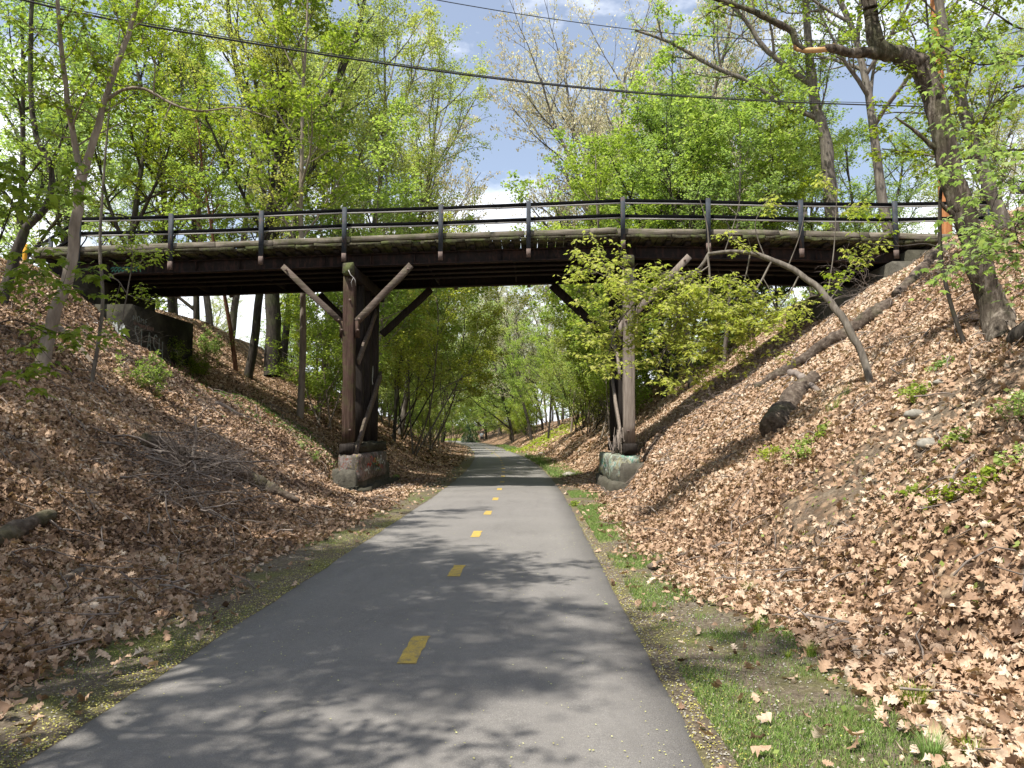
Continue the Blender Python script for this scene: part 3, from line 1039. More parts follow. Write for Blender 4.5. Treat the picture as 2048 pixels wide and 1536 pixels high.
class Tree:
    def __init__(s, seed):
        s.r = np.random.RandomState(seed); s.mb = MB(); s.lp = []; s.ld = []
        s.v = []; s.f = []; s.w = []; s.nv = 0

    def branch(s, p, d, L, r, lvl, cfg):
        rr = s.r
        n = max(3, int(L / cfg['step'][lvl]) + 1)
        pts = [np.array(p, float)]; d = nrm(d)
        for i in range(n):
            d = nrm(d + rr.normal(0, cfg['wig'][lvl], 3) + np.array([0, 0, cfg['up'][lvl]]))
            pts.append(pts[-1] + d * L / n)
        pts = np.array(pts)
        tt = np.linspace(0, 1, n + 1)
        rad = r * (1 - tt * (1 - cfg['taper'][lvl]))
        s.limb(pts, rad, lvl, cfg)

    def limb(s, pts, rad, lvl, cfg, kids=None, t0=None, sides=None):
        rr = s.r
        pts = np.asarray(pts, float); n = len(pts) - 1
        sd = sides or (10 if rad[0] > .07 else 6 if rad[0] > .025 else 4 if rad[0] > .010 else 3)
        s.mb.tube(pts, rad, sd, cap=False)
        seg = np.linalg.norm(np.diff(pts, axis=0), axis=1); L = seg.sum()
        if lvl + 1 < cfg['lv']:
            nk = kids if kids is not None else max(1, int(cfg['kids'][lvl] * (.7 + .6 * rr.rand())))
            a0 = rr.rand() * 6.28
            for k in range(nk):
                lo = cfg['t0'][lvl] if t0 is None else t0
                t = lo + (1 - lo) * ((k + rr.rand()) / nk)
                q = min(t, .999) * n; i = int(q); p = pts[i] + (pts[i + 1] - pts[i]) * (q - i)
                dd = nrm(pts[i + 1] - pts[i])
                a = a0 + k * 2.4 + rr.normal(0, .3)
                ref = np.array([0, 0, 1.0]) if abs(dd[2]) < .9 else np.array([1.0, 0, 0])
                A = nrm(np.cross(dd, ref)); B = np.cross(dd, A)
                an = cfg['ang'][lvl] * (.75 + .5 * rr.rand())
                nd = dd * math.cos(an) + (A * math.cos(a) + B * math.sin(a)) * math.sin(an)
                ll = (cfg['len'][lvl] if cfg['len'][lvl] > 1.0001 or cfg.get('abs') else L * cfg['len'][lvl]) * (.65 + .6 * rr.rand()) * (1 - .45 * t * cfg.get('cone', 1))
                rl = min(rad[i] * .62, cfg['rmax'][lvl]) * (.8 + .3 * rr.rand())
                s.branch(p, nd, ll, max(rl, cfg.get('rmin', .004)), lvl + 1, cfg)
        if lvl >= cfg['leaf']:
            m = int(cfg['nl'] * L * (.5 + rr.rand())) + 1
            q = rr.rand(m) ** .7 * n * .9999; i = q.astype(int)
            p = pts[i] + (pts[i + 1] - pts[i]) * (q - i)[:, None]
            s.lp.append(p); s.ld.append(nrm(pts[i + 1] - pts[i]))

    def leaves(s, tpl, size, jit, up=.8, per=1, flat=.45, droop=0.0, hang=False):
        rr = s.r
        p = np.concatenate(s.lp); d = np.concatenate(s.ld)
        p = np.repeat(p, per, 0); d = np.repeat(d, per, 0)
        n = len(p)
        p = p + rr.normal(0, jit, (n, 3)) * (1, 1, .6)
        nor = rr.normal(0, flat, (n, 3)) + (0, 0, up)
        tan = d * .4 + rr.normal(0, 1, (n, 3)) * (1, 1, .25) + (0, 0, -droop)
        if hang:
            nor = rr.normal(0, 1, (n, 3)) * (1, 1, .2); tan = np.tile([0, 0, -1.0], (n, 1)) + rr.normal(0, .25, (n, 3))
        sc = size * (.6 + .8 * rr.rand(n))
        clump = vnoise(p[:, 0] + p[:, 2], p[:, 1] - p[:, 2], 1.1, 77)
        rn = np.clip(.5 + .22 * rr.normal(size=n) + .5 * clump, 0, 1)
        s.push(inst(tpl[0], tpl[1], p, nor, tan, sc, rn))

    def push(s, a):
        v, f, w = a
        s.v.append(v); s.f.append(f + s.nv); s.w.append(w); s.nv += len(v)

    def whorls(s, size, n=5, pdist=.09):
        """maple leaves in drooping umbrellas at each leaf point"""
        rr = s.r
        p = np.concatenate(s.lp); m = len(p)
        base = rr.rand(m) * 6.28
        for k in range(n):
            a = base + k * 6.28 / n + rr.normal(0, .35, m)
            out = np.stack([np.cos(a), np.sin(a), -.15 + .3 * rr.normal(size=m)], -1)
            q = p + out * pdist * (.4 + rr.rand(m)[:, None])
            tan = out + np.array([0, 0, -.45]); nor = np.stack([np.cos(a) * .35, np.sin(a) * .35, np.ones(m)], -1) + rr.normal(0, .22, (m, 3))
            rn = np.clip(.5 + .25 * rr.normal(size=m), 0, 1)
            s.push(inst(ML[0], ML[1], q, nor, tan, size * (.55 + .7 * rr.rand(m)), rn))

    def crown_mesh(s, mat, origin=(0, 0, 0), name='crown'):
        return make_mesh(name, np.concatenate(s.v) - np.asarray(origin), np.concatenate(s.f), mat, {'rnd': np.concatenate(s.w)})


CF = dict(lv=4, leaf=3, nl=11, step=[1.0, .7, .5, .35], wig=[.05, .10, .14, .18], up=[.03, .06, .05, .02], taper=[.25, .25, .3, .4],
          kids=[11, 8, 7, 0], t0=[.22, .2, .15], ang=[.75, .75, .8], len=[.5, .5, .42], rmax=[.09, .035, .014])


def cfg(**k):
    c = dict(CF); c.update(k); return c


VAR = {}


def variant(name, seed, h, r, c, leaf, mat, lean=(0, 0, 1), stems=1):
    T = Tree(seed)
    for q in range(stems):
        d = np.array(lean, float) + (T.r.normal(0, .28, 3) * (1, 1, 0) if stems > 1 else 0)
        p0 = np.array([0, 0, -.25]) + (T.r.normal(0, .18, 3) * (1, 1, 0) if stems > 1 else 0)
        T.branch(p0, d, h * (1 if stems == 1 else .75 + .4 * T.r.rand()), r, 0, c)
    leaf(T)
    VAR[name] = (T.mb.mesh('trunk', M['bark_grey'], smooth=True), T.crown_mesh(mat))


variant('maple', 11, 9.5, .115, cfg(kids=[15, 8, 7, 0], t0=[.12, .15, .12], nl=16), lambda T: T.leaves(LQ, .09, .09, per=5), M['leaf_bright'])
variant('maple_round', 12, 7.5, .10, cfg(kids=[24, 10, 7, 0], t0=[.08, .12, .1], len=[.62, .5, .4], nl=15, ang=[.95, .8, .8], up=[.03, .03, .02, 0], cone=.9), lambda T: T.leaves(LQ, .082, .08, per=6), M['leaf_bright'])
variant('tall', 13, 15, .18, cfg(kids=[15, 8, 7, 0], t0=[.35, .2, .15], len=[.36, .5, .42], nl=7), lambda T: T.leaves(LQ, .095, .10, per=5), M['leaf_mid'])
variant('flowering', 14, 14, .16, cfg(kids=[16, 8, 8, 0], t0=[.25, .2, .15], ang=[.55, .6, .7], up=[.03, .09, .06, .03], len=[.45, .5, .42], nl=8), lambda T: (T.leaves(LQ, .085, .09, per=4), T.leaves(LQ, .07, .14, per=2, hang=True)), M['leaf_yellow'])
variant('budding', 15, 14, .14, cfg(kids=[22, 10, 9, 0], t0=[.18, .2, .15], ang=[.6, .6, .7], up=[.03, .08, .05, .02], len=[.45, .5, .42], nl=8), lambda T: T.leaves(LQ, .085, .08, per=2, hang=True), M['leaf_tan'])
variant('slender', 16, 9, .08, cfg(kids=[12, 6, 5, 0], t0=[.35, .25, .2], ang=[.7, .7, .8], len=[.3, .5, .45], nl=15, rmax=[.03, .014, .008]), lambda T: T.leaves(LQ, .09, .10, per=6), M['leaf_mid'])
variant('thicket', 17, 4.2, .035, cfg(kids=[9, 6, 4, 0], t0=[.2, .2, .2], ang=[.7, .7, .8], len=[.42, .5, .45], nl=14, rmax=[.018, .01, .006]), lambda T: T.leaves(LQ, .08, .10, per=6), M['leaf_bright'], stems=4)
variant('leaning', 18, 9, .045, cfg(kids=[13, 6, 5, 0], t0=[.3, .25, .2], ang=[.7, .7, .8], len=[.33, .5, .45], nl=14, rmax=[.02, .012, .007], up=[.03, .06, .03, 0]), lambda T: T.leaves(LQ, .09, .11, per=6), M['leaf_mid'], lean=(.38, -.05, 1), stems=3)
variant('twiggy', 19, 4.0, .03, cfg(kids=[10, 6, 5, 0], t0=[.2, .2, .2], ang=[.6, .7, .8], len=[.45, .5, .45], nl=3, rmax=[.018, .01, .006]), lambda T: T.leaves(LQ, .07, .05, per=1), M['leaf_tan'], stems=5)
variant('pine', 20, 17, .22, cfg(kids=[46, 9, 6, 0], t0=[.3, .2, .2], ang=[1.35, .7, .7], len=[.26, .32, .45], cone=1.6, nl=20, up=[.02, .04, .03, 0], rmax=[.04, .015, .008]), lambda T: T.leaves((np.array([(0, 0, 0), (.5, .07, 0), (1, 0, 0), (.5, -.07, 0)]), LQ[1]), .22, .05, per=2), M['leaf_pine'])
variant('lowshrub', 21, 1.5, .012, cfg(kids=[6, 5, 4, 0], t0=[.1, .2, .2], ang=[.8, .8, .8], len=[.6, .5, .45], nl=22, rmax=[.008, .006, .004], step=[.4, .3, .2, .2]), lambda T: T.leaves(LQ, .085, .06, per=2), M['leaf_bright'], stems=6)


def plant(var, name, x, y, label, cat='tree', group=None, s=1.0, rz=None, bk=None, lf=None, sz=None, tilt=(0, 0), dz=0.0):
    root = empty(name, (x, y, float(H(x, y)) + dz), label, cat, group)
    rz = rs.rand() * 6.28 if rz is None else rz
    root.rotation_euler = (tilt[0], tilt[1], rz)
    root.scale = (s, s, sz or s)
    for nm, me, mt in (('trunk', VAR[var][0], bk), ('crown', VAR[var][1], lf)):
        o = link(nm, me, root)
        if mt:
            o.material_slots[0].link = 'OBJECT'; o.material_slots[0].material = M[mt]
    return root


def plantpx(var, name, px, Y, label, **k):
    x = P(px, 866, Y)[0]
    return plant(var, name, x, Y, label, **k)


# --- trees behind the bridge, left bank
TL = [
    # var, name, px, Y, label, kw
    ('tall', 'maple_tree', 338, 33, 'thick trunk at the left end of the gap under the bridge, on the bank top', dict(bk='bark_dark', s=1.0)),
    ('tall', 'maple_tree', 415, 30, 'slim grey trunk leaning left under the bridge beside the thin reddish stem', dict(bk='bark_grey', s=.8, tilt=(0, -.1))),
    ('slender', 'slender_tree', 470, 25.2, 'thin reddish brown stem leaning left just behind the bridge', dict(bk='bark_red', s=1.0, tilt=(0, -.12), rz=0)),
    ('flowering', 'maple_tree', 492, 26, 'thick dark trunk behind the bridge at left, second railing bay from the leftmost full post', dict(bk='bark_dark', s=1.0, tilt=(0, .10), rz=0)),
    ('flowering', 'maple_tree', 566, 35, 'broad forking dark tree with yellow green crown rising above the left half of the railing', dict(bk='bark_dark', s=1.15)),
    ('slender', 'birch_like_tree', 600, 24.6, 'pale smooth trunk standing behind the bridge left of the left pier', dict(bk='bark_pale', s=1.55, rz=0, tilt=(0, .05))),
    ('flowering', 'maple_tree', 640, 31, 'upright multi branched tree with yellow green flowers directly above the left pier', dict(bk='bark_grey', s=1.0)),
    ('flowering', 'maple_tree', 728, 37, 'tree with yellow green flowers nearest the blue gap of sky on its left side', dict(bk='bark_grey', s=1.15, tilt=(0, .24), rz=0)),
    ('flowering', 'maple_tree', 690, 33, 'tree with yellow green flowers fanning its branches right of the left pier', dict(bk='bark_grey', s=1.15, tilt=(0, .12), rz=0)),
    ('budding', 'budding_tree', 800, 42, 'thin tan budding tree left of the blue gap of sky', dict(bk='bark_grey', s=1.25, tilt=(0, .18), rz=0)),
    ('maple', 'maple_tree', 250, 29, 'bright green full maple behind the left end of the railing', dict(bk='bark_dark', s=1.3)),
    ('maple', 'maple_tree', 385, 37, 'bright green maple crown filling the view above the second left railing post', dict(bk='bark_dark', s=1.5)),
    ('maple', 'maple_tree', 120, 31, 'bright green maple behind the left landing of the bridge', dict(bk='bark_dark', s=1.35)),
    ('pine', 'pine_tree', 455, 52, 'blue green pine showing through the maples at upper left', dict(bk='bark_dark', s=1.35)),
    ('pine', 'pine_tree', 600, 60, 'blue green pine showing through at the top left of centre', dict(bk='bark_dark', s=1.6)),
    ('maple', 'maple_tree', 20, 27, 'bright green maple at the left edge beyond the bridge landing', dict(bk='bark_dark', s=1.25)),
]
for v_, n_, px_, Y_, l_, k_ in TL:
    plantpx(v_, n_, px_, Y_, l_, **k_)
# --- trees behind the bridge, right bank
TR = [
    ('maple_round', 'maple_tree', 1330, 31, 'big rounded bright green maple rising over the middle right of the railing', dict(bk='bark_dark', s=1.55)),
    ('maple_round', 'maple_tree', 1480, 33, 'bright green maple joined to the right side of the big rounded one', dict(bk='bark_dark', s=1.35)),
    ('maple_round', 'maple_tree', 1300, 38, 'lower bright green maple at the left shoulder of the big rounded one', dict(bk='bark_dark', s=1.3, tilt=(0, -.2), rz=0)),
    ('budding', 'budding_tree', 1265, 47, 'tall tan budding tree just right of the blue gap of sky', dict(bk='bark_grey', s=1.5, tilt=(0, -.14), rz=0)),
    ('budding', 'budding_tree', 1240, 44, 'tall tan budding tree rising behind the big rounded maple', dict(bk='bark_grey', s=1.45)),
    ('budding', 'budding_tree', 1420, 46, 'tan budding tree with dark boughs behind the top of the rounded maple', dict(bk='bark_dark', s=1.4)),
    ('tall', 'maple_tree', 1640, 40, 'tall thin tree half hidden behind the grey trunk at upper right', dict(bk='bark_grey', s=1.0)),
    ('tall', 'maple_tree', 1797, 26.5, 'thick straight grey trunk behind the railing post left of the orange brown pole', dict(bk='bark_grey', s=1.1, lf='leaf_mid')),
    ('budding', 'budding_tree', 1305, 38, 'tan budding tree nearest the blue gap of sky on its right side', dict(bk='bark_grey', s=1.25, tilt=(0, -.27), rz=0)),
    ('budding', 'budding_tree', 1350, 36, 'tan budding tree with dense twigs between the blue gap and the big rounded maple', dict(bk='bark_grey', s=1.3, tilt=(0, -.16), rz=2)),
    ('maple_round', 'maple_tree', 1270, 44, 'lower green maple beneath the railing just right of the centre gap', dict(bk='bark_dark', s=1.2, tilt=(0, -.15), rz=0)),
    ('maple', 'maple_tree', 1730, 38, 'mid green maple beyond the right end of the bridge', dict(bk='bark_dark', s=1.1, lf='leaf_mid')),
    ('flowering', 'maple_tree', 1960, 40, 'yellow green tree beyond the right end of the railing', dict(bk='bark_grey', s=1.0)),
    ('budding', 'budding_tree', 2030, 46, 'tan budding tree low at the right edge behind the grey house', dict(bk='bark_grey', s=1.0)),
    ('tall', 'maple_tree', 1385, 28, 'dark trunk on the right bank seen through the leaves of the bent tree', dict(bk='bark_dark', s=.75, lf='leaf_bright')),
    ('slender', 'slender_tree', 1450, 27, 'slim grey double stem under the right span of the bridge', dict(bk='bark_grey', s=1.0)),
    ('slender', 'slender_tree', 1500, 30, 'second slim stem under the right span of the bridge', dict(bk='bark_grey', s=1.1)),
    ('thicket', 'shrub', 1560, 32, 'dense green shrub filling the shade beneath the right span', dict(bk='bark_grey', s=1.2, lf='leaf_mid')),
    ('thicket', 'shrub', 1440, 36, 'dense green shrub behind the slim double stem under the right span', dict(bk='bark_grey', s=1.4, lf='leaf_mid')),
]
for v_, n_, px_, Y_, l_, k_ in TR:
    plantpx(v_, n_, px_, Y_, l_, **k_)

# --- trees that line the cut beyond the bridge: saplings, thickets, budding trees
ORD = ['nearest', 'second', 'third', 'fourth', 'fifth', 'sixth', 'seventh', 'eighth', 'ninth', 'tenth', 'eleventh', 'twelfth', 'thirteenth', 'fourteenth', 'fifteenth', 'sixteenth', 'seventeenth', 'eighteenth', 'nineteenth', 'twentieth', 'twenty first', 'twenty second', 'twenty third', 'twenty fourth', 'twenty fifth', 'twenty sixth', 'twenty seventh', 'twenty eighth', 'twenty ninth', 'thirtieth']
kl = 0
for side in (-1, 1):
    Y = 25.5 if side < 0 else 26.5
    while Y < 150:
        off = (4.0 + 3.2 * rs.rand()) if Y < 60 else (3.2 + 3 * rs.rand())
        X = float(xc(Y)) + side * off
        v_ = ['leaning', 'thicket', 'slender', 'slender', 'thicket', 'maple_round', 'thicket', 'twiggy'][rs.randint(8)]
        sc = .85 + .4 * rs.rand()
        if v_ == 'maple_round': sc *= .75; X += side * 2.5
        if v_ == 'leaning': rz = (0 if side < 0 else math.pi) + rs.normal(0, .35)
        else: rz = rs.rand() * 6.28
        word = {'leaning': 'leaning sapling clump', 'thicket': 'leafy green thicket', 'slender': 'slim leafy tree', 'maple_round': 'small round maple', 'twiggy': 'bare twiggy shrub'}[v_]
        if Y < 60:
            lb = '%s, %s back from the bridge on the %s bank' % (word, ORD[kl], 'left' if side < 0 else 'right')
            gp = 'undergrowth lining the %s bank beyond the bridge' % ('left' if side < 0 else 'right')
        else:
            lb = 'distant %s lining the far stretch of the path on its %s side' % (word, 'left' if side < 0 else 'right')
            gp = 'distant %s, %s' % (word, 'left' if side < 0 else 'right')
        kl += 1
        plant(v_, 'thicket_shrub' if v_ in ('thicket', 'twiggy') else 'young_tree', X, Y, lb, 'shrub' if v_ in ('thicket', 'twiggy') else 'tree', gp, s=sc, rz=rz,
              bk=['bark_grey', 'bark_dark', 'bark_pale'][rs.randint(3)], lf=(['leaf_bright', 'leaf_yellow', 'leaf_bright', 'leaf_yellow'][rs.randint(4)] if v_ != 'twiggy' else None))
        Y += (1.6 + 1.4 * rs.rand()) * (1 if Y < 60 else 2.4)
    kl = 0
TUN = [(-8.2, 44, 'maple', 1.05), (-7.8, 53, 'maple', 1.2), (-7.2, 62, 'flowering', .85), (-6.8, 72, 'maple', 1.3), (-7, 84, 'maple', 1.4),
       (8.2, 45, 'maple', 1.0), (7.8, 54, 'budding', .85), (7.2, 63, 'maple', 1.2), (7, 73, 'budding', 1.0), (6.5, 83, 'maple', 1.3), (6, 95, 'budding', 1.2),
       (-6.5, 95, 'maple', 1.4), (-6, 112, 'maple', 1.5), (6.5, 108, 'flowering', 1.1)]
TUN += [(4.2, 72, 'budding', 1.15), (3.6, 88, 'maple', 1.7), (4.6, 100, 'flowering', 1.35), (6.5, 112, 'maple', 2.0), (9, 124, 'budding', 1.6), (4, 128, 'maple', 2.0), (-4.5, 74, 'budding', 1.0), (-4.6, 88, 'maple', 1.6)]
TUN.sort(key=lambda q: q[1])
nL = nR = 0
for (of, Y, v_, sc) in TUN:
    if of < 0: k_ = nL; nL += 1
    else: k_ = nR; nR += 1
    plant(v_, 'canopy_tree', float(xc(Y)) + of, Y, '%s tree arching over the path beyond the bridge, %s on its %s side' % ('tan budding' if v_ == 'budding' else 'green', ORD[k_], 'left' if of < 0 else 'right'),
          'tree', 'trees arching over the path beyond the bridge', s=sc, bk=['bark_grey', 'bark_dark'][rs.randint(2)], tilt=(0, -.16 if of > 0 else .16), rz=0)
# second row: taller trees on the banks
for side in (-1, 1):
    Y = 40
    while Y < 170:
        X = float(xc(Y)) + side * (8 + 5 * rs.rand())
        v_ = ['maple', 'tall', 'flowering', 'budding', 'maple_round', 'budding'][rs.randint(6)] if side < 0 else ['maple_round', 'budding', 'maple', 'flowering', 'budding'][rs.randint(5)]
        plant(v_, 'woodland_tree', X, Y, 'one of the taller woodland trees behind the %s bank thickets' % ('left' if side < 0 else 'right'), 'tree',
              'taller woodland trees, %s side' % ('left' if side < 0 else 'right'), s=(.8 + .3 * rs.rand()) * (1.2 if v_ == 'maple' else .8), bk=['bark_grey', 'bark_dark'][rs.randint(2)])
        Y += 5 + 3 * rs.rand()
# closing belt of woods
for k in range(60):
    Y = 118 + 70 * rs.rand(); X = -95 + 190 * rs.rand()
    if abs(X - float(xc(Y))) < 5: X += 9
    v_ = ['maple', 'budding', 'flowering', 'maple_round', 'tall'][rs.randint(5)]
    plant(v_, 'woodland_tree', X, Y, 'distant tree in the belt of woods that closes the view', 'tree', 'belt of distant woods', s=1.1 + .3 * rs.rand(), bk='bark_dark')
# plateau trees far left and right (fill between)
for k in range(26):
    side = -1 if k % 2 else 1
    Y = 44 + 60 * rs.rand(); X = side * (16 + 40 * rs.rand())
    v_ = ['maple', 'tall', 'flowering', 'maple_round', 'tall'][rs.randint(5)]
    plant(v_, 'woodland_tree', X, Y, 'tree in the woods on the level ground beyond the %s end of the bridge' % ('left' if side < 0 else 'right'), 'tree',
          'woods beyond the %s end of the bridge' % ('left' if side < 0 else 'right'), s=1.0 + .3 * rs.rand(), bk='bark_dark')

# --- trees beside and behind the viewpoint, outside the frame: they cast the dappled shade
for i, (v_, x_, y_, s_, l_) in enumerate([
    ('budding', -3.4, -1.2, .66, 'tall leafy tree just behind the viewpoint on the left'),
    ('tall', -4.0, 2.9, .74, 'slim leafy tree at the foot of the left bank just out of frame'),
    ('tall', -5.4, 5.2, .80, 'tree low on the left bank just out of frame, nearest the path'),
    ('tall', -6.9, 4.6, .78, 'leafy tree on the left bank just out of frame whose crown hangs over the path'),
    ('tall', -7.6, .5, .82, 'leafy tree on the left bank beside the viewpoint, its crown shading the near path'),
    ('tall', -9.8, 4.6, .85, 'maple high on the left bank shading the brush pile'),
    ('maple', -12.0, 9.5, 1.15, 'maple on the left bank top out of frame shading the crooked dark trunk'),
    ('tall', -11, -1.5, .9, 'tree on the left bank top behind the viewpoint'),
    ('budding', 2.6, -4.5, .7, 'budding tree on the right bank behind the viewpoint'),
    ('tall', 8.3, 2.0, .75, 'tree on the right bank beside the viewpoint'),
    ('maple', 11.5, 6.5, .9, 'maple at the right bank top just out of frame'),
]):
    plant(v_, 'shade_tree', x_, y_, l_, 'tree', None, s=s_, bk='bark_grey', rz=i * 1.3)

# ------------------------------------------------------------------ foreground trees, traced stem by stem
FC = cfg(lv=3, leaf=1, nl=5.5, step=[.5, .25, .18], wig=[.05, .16, .2], up=[0, .05, .0], taper=[.4, .3, .4],
         kids=[8, 6, 0], t0=[.2, .2], ang=[.95, .8], len=[1.15, .45], rmax=[.016, .006], rmin=.003, abs=False)


def traced(name, label, stems, bk, leafmat, size=.085, WS=.62, gnarl=0, gs=12, wn=5, conf=FC, loc_i=0, cat='tree', sides=12):
    """stems: list of (points [(px,py,width_px,Y)...], kids, t0, kidlength) ; a Y of None means: on the ground under that pixel"""
    T = Tree(abs(hash(label)) % 9999 if False else sum(map(ord, label)) % 9999)
    org = None; main = []
    for st in stems:
        pts, rad = [], []
        for (px, py, w, Y) in st[0]:
            if Y is None:
                q = hit(px, py); Y = q[1]; q = q.copy()
                if org is None: org = q.copy()
                q[2] -= .12
            else:
                q = P(px, py, Y)
            if org is None: org = q.copy()
            pts.append(q); rad.append(max(w * WS / 2 / F * Y, .003))
        pts = np.array(pts); rad = np.array(rad)
        # resample smoothly
        tq = np.linspace(0, len(pts) - 1, (len(pts) - 1) * (14 if gnarl else 4) + 1)
        def cub(a):
            a = np.asarray(a, float); out = []
            for t in tq:
                i = min(int(t), len(a) - 2); u = t - i
                p0 = a[max(i - 1, 0)]; p1 = a[i]; p2 = a[i + 1]; p3 = a[min(i + 2, len(a) - 1)]
                out.append(.5 * ((2 * p1) + (p2 - p0) * u + (2 * p0 - 5 * p1 + 4 * p2 - p3) * u * u + (3 * p1 - p0 - 3 * p2 + p3) * u ** 3))
            return np.array(out)
        P2 = cub(pts); R2 = np.maximum(cub(rad), .002); jf = .25 if gnarl else 1.0
        R2 = R2 * (1 + .035 * jf * T.r.normal(size=len(R2))); P2[1:] += T.r.normal(0, 1, (len(P2) - 1, 3)) * (R2[1:] * .10 * jf)[:, None]
        c2 = dict(conf)
        if len(st) > 3: c2['len'] = [st[3]] + list(conf['len'][1:]); c2['abs'] = True if False else conf.get('abs')
        c2['_'] = 0
        nk = st[1]
        if rad[0] > .03: main.append(len(T.mb.v))
        T.limb(P2, R2, 0, {**c2, 'abs': False, 'len': [max(c2['len'][0], 1.001)] + list(c2['len'][1:])} if nk else {**c2, 'lv': 1, 'leaf': 9}, kids=nk, t0=st[2] if len(st) > 2 else None, sides=sides if rad[0] > .03 else 6)
    if gnarl:
        for q_ in main:
            v = T.mb.v[q_]
            if len(v) % gs == 0:
                c = v.reshape(-1, gs, 3).mean(1).repeat(gs, 0)
                k = 1 + gnarl * vnoise(v[:, 0] * 9 + v[:, 1] * 3, v[:, 1] * 9 + v[:, 2] * 1.5, 1.3, 73) + gnarl * .6 * vnoise(v[:, 0] * 4, v[:, 2] * 3, 1.7, 74)
                T.mb.v[q_] = c + (v - c) * k[:, None]
    root = empty(name, tuple(org), label, cat)
    tm = T.mb.mesh('trunk', M[bk], org, smooth=True)
    link('trunk', tm, root)
    if T.lp:
        T.whorls(size, wn)
        link('crown', T.crown_mesh(M[leafmat], org), root)
    return root


yb = float(hit(85, 738)[1])
traced('forked_sapling', 'smooth grey sapling in the left foreground whose trunk bends right and forks above the railing', [
    ([(85, 742, 46, None), (92, 690, 42, yb), (112, 620, 38, yb), (140, 540, 35, yb), (152, 440, 32, yb), (163, 350, 32, yb)], 0),
    ([(163, 355, 24, yb), (150, 290, 20, yb), (135, 200, 17, yb - .2), (122, 90, 15, yb - .4), (112, -40, 12, yb - .6)], 14, .2, 1.3),
    ([(163, 355, 28, yb), (182, 300, 24, yb), (208, 205, 20, yb), (235, 130, 18, yb), (262, 50, 15, yb), (290, -40, 12, yb)], 14, .3, 1.3),
    ([(212, 200, 14, yb), (245, 180, 11, yb), (290, 178, 9, yb - .1), (345, 208, 8, yb - .2), (400, 222, 6, yb - .3), (470, 215, 5, yb - .4), (540, 235, 3, yb - .5)], 9, .3, 1.1),
], 'bark_pale', 'leaf_mid')
yb = float(hit(8, 600)[1])
traced('crooked_tree', 'crooked dark leaning tree at the left edge in front of the bridge landing', [
    ([(2, 605, 34, None), (25, 530, 32, yb), (45, 470, 30, yb), (62, 445, 26, yb), (88, 420, 22, yb), (103, 375, 20, yb), (98, 320, 19, yb), (72, 270, 18, yb), (62, 180, 16, yb), (62, 60, 14, yb), (66, -40, 12, yb)], 15, .5, 1.4),
    ([(103, 330, 10, yb), (120, 290, 8, yb), (140, 240, 7, yb), (190, 160, 5, yb), (260, 60, 4, yb)], 7, .3, 1.2),
], 'bark_dark', 'leaf_mid')
yb = float(hit(182, 765)[1])
traced('thin_sapling', 'thin pole like sapling in the left foreground right of the forked one, few leaf clusters', [
    ([(182, 768, 13, None), (196, 690, 12, yb), (206, 600, 11, yb), (200, 500, 10, yb), (204, 400, 8, yb), (212, 300, 7, yb), (222, 180, 5, yb), (240, 60, 4, yb)], 4, .75, .8),
    ([(203, 560, 5, yb), (230, 548, 4, yb), (262, 540, 3, yb), (285, 520, 3, yb)], 3, .4, .35),
    ([(205, 552, 5, yb), (235, 560, 4, yb), (258, 590, 3, yb), (300, 600, 3, yb)], 3, .4, .35),
    ([(245, 640, 5, yb), (255, 580, 4, yb), (265, 520, 3, yb), (262, 490, 3, yb)], 3, .5, .3),
], 'bark_grey', 'leaf_bright', size=.07)
yb = float(hit(115, 700)[1])
traced('leafy_seedling', 'low leafy seedling with broad leaves at the left edge below the crooked tree', [
    ([(-30, 660, 6, 6.6), (20, 640, 5, 6.6), (60, 650, 4, 6.6), (95, 668, 3, 6.6)], 4, .2, .16),
    ([(-30, 560, 6, 6.6), (0, 480, 5, 6.6), (20, 420, 4, 6.6), (30, 380, 3, 6.6)], 5, .1, .22),
    ([(-30, 640, 5, 6.6), (-10, 600, 4, 6.6), (15, 575, 3, 6.6)], 3, .2, .16),
], 'bark_dark', 'leaf_mid', size=.095)
# right side
y4 = float(hit(1995, 668)[1])
traced('broken_oak', 'big rough barked tree leaning left at the right, its torn limb reaching over the railing', [
    ([(2008, 675, 80, None), (1988, 620, 66, y4), (1955, 520, 60, y4), (1928, 420, 58, y4), (1898, 330, 54, y4), (1880, 250, 50, y4), (1862, 180, 50, y4), (1838, 128, 46, y4)], 2, .8, .8),
    ([(1848, 132, 50, y4), (1800, 112, 46, y4), (1760, 92, 42, y4), (1745, 50, 36, y4), (1738, 10, 32, y4), (1728, -60, 28, y4)], 5, .6, 1.2),
    ([(1790, 112, 38, y4), (1740, 104, 28, y4), (1700, 106, 24, y4), (1660, 96, 20, y4), (1625, 101, 9, y4), (1593, 94, 8, y4)], 0),
    ([(1606, 99, 14, y4), (1592, 88, 16, y4), (1582, 62, 19, y4), (1545, 42, 17, y4), (1505, 22, 14, y4), (1450, 4, 12, y4), (1400, -12, 10, y4)], 3, .6, .8),
    ([(1892, 312, 18, y4), (1862, 290, 14, y4), (1830, 262, 10, y4), (1790, 234, 4, y4)], 0),
    ([(1935, 445, 20, y4), (1895, 420, 12, y4), (1882, 405, 8, y4)], 0),
], 'bark_oak', 'leaf_mid', size=.075, WS=.76, gnarl=.38, gs=20, sides=20)
m = MB()
m.tube([P(1668, 94, y4), P(1640, 100, y4), P(1612, 101, y4), P(1592, 98, y4)], [.046, .038, .032, .030], 9)
m.tube([P(1592, 98, y4), P(1590, 84, y4), P(1586, 66, y4)], [.028, .032, .036], 9)
oak = [o for o in COL.objects if o.name.startswith('broken_oak')][0]
m.build('torn_wood', M['fresh_wood'], oak, True)
y5 = 13.5
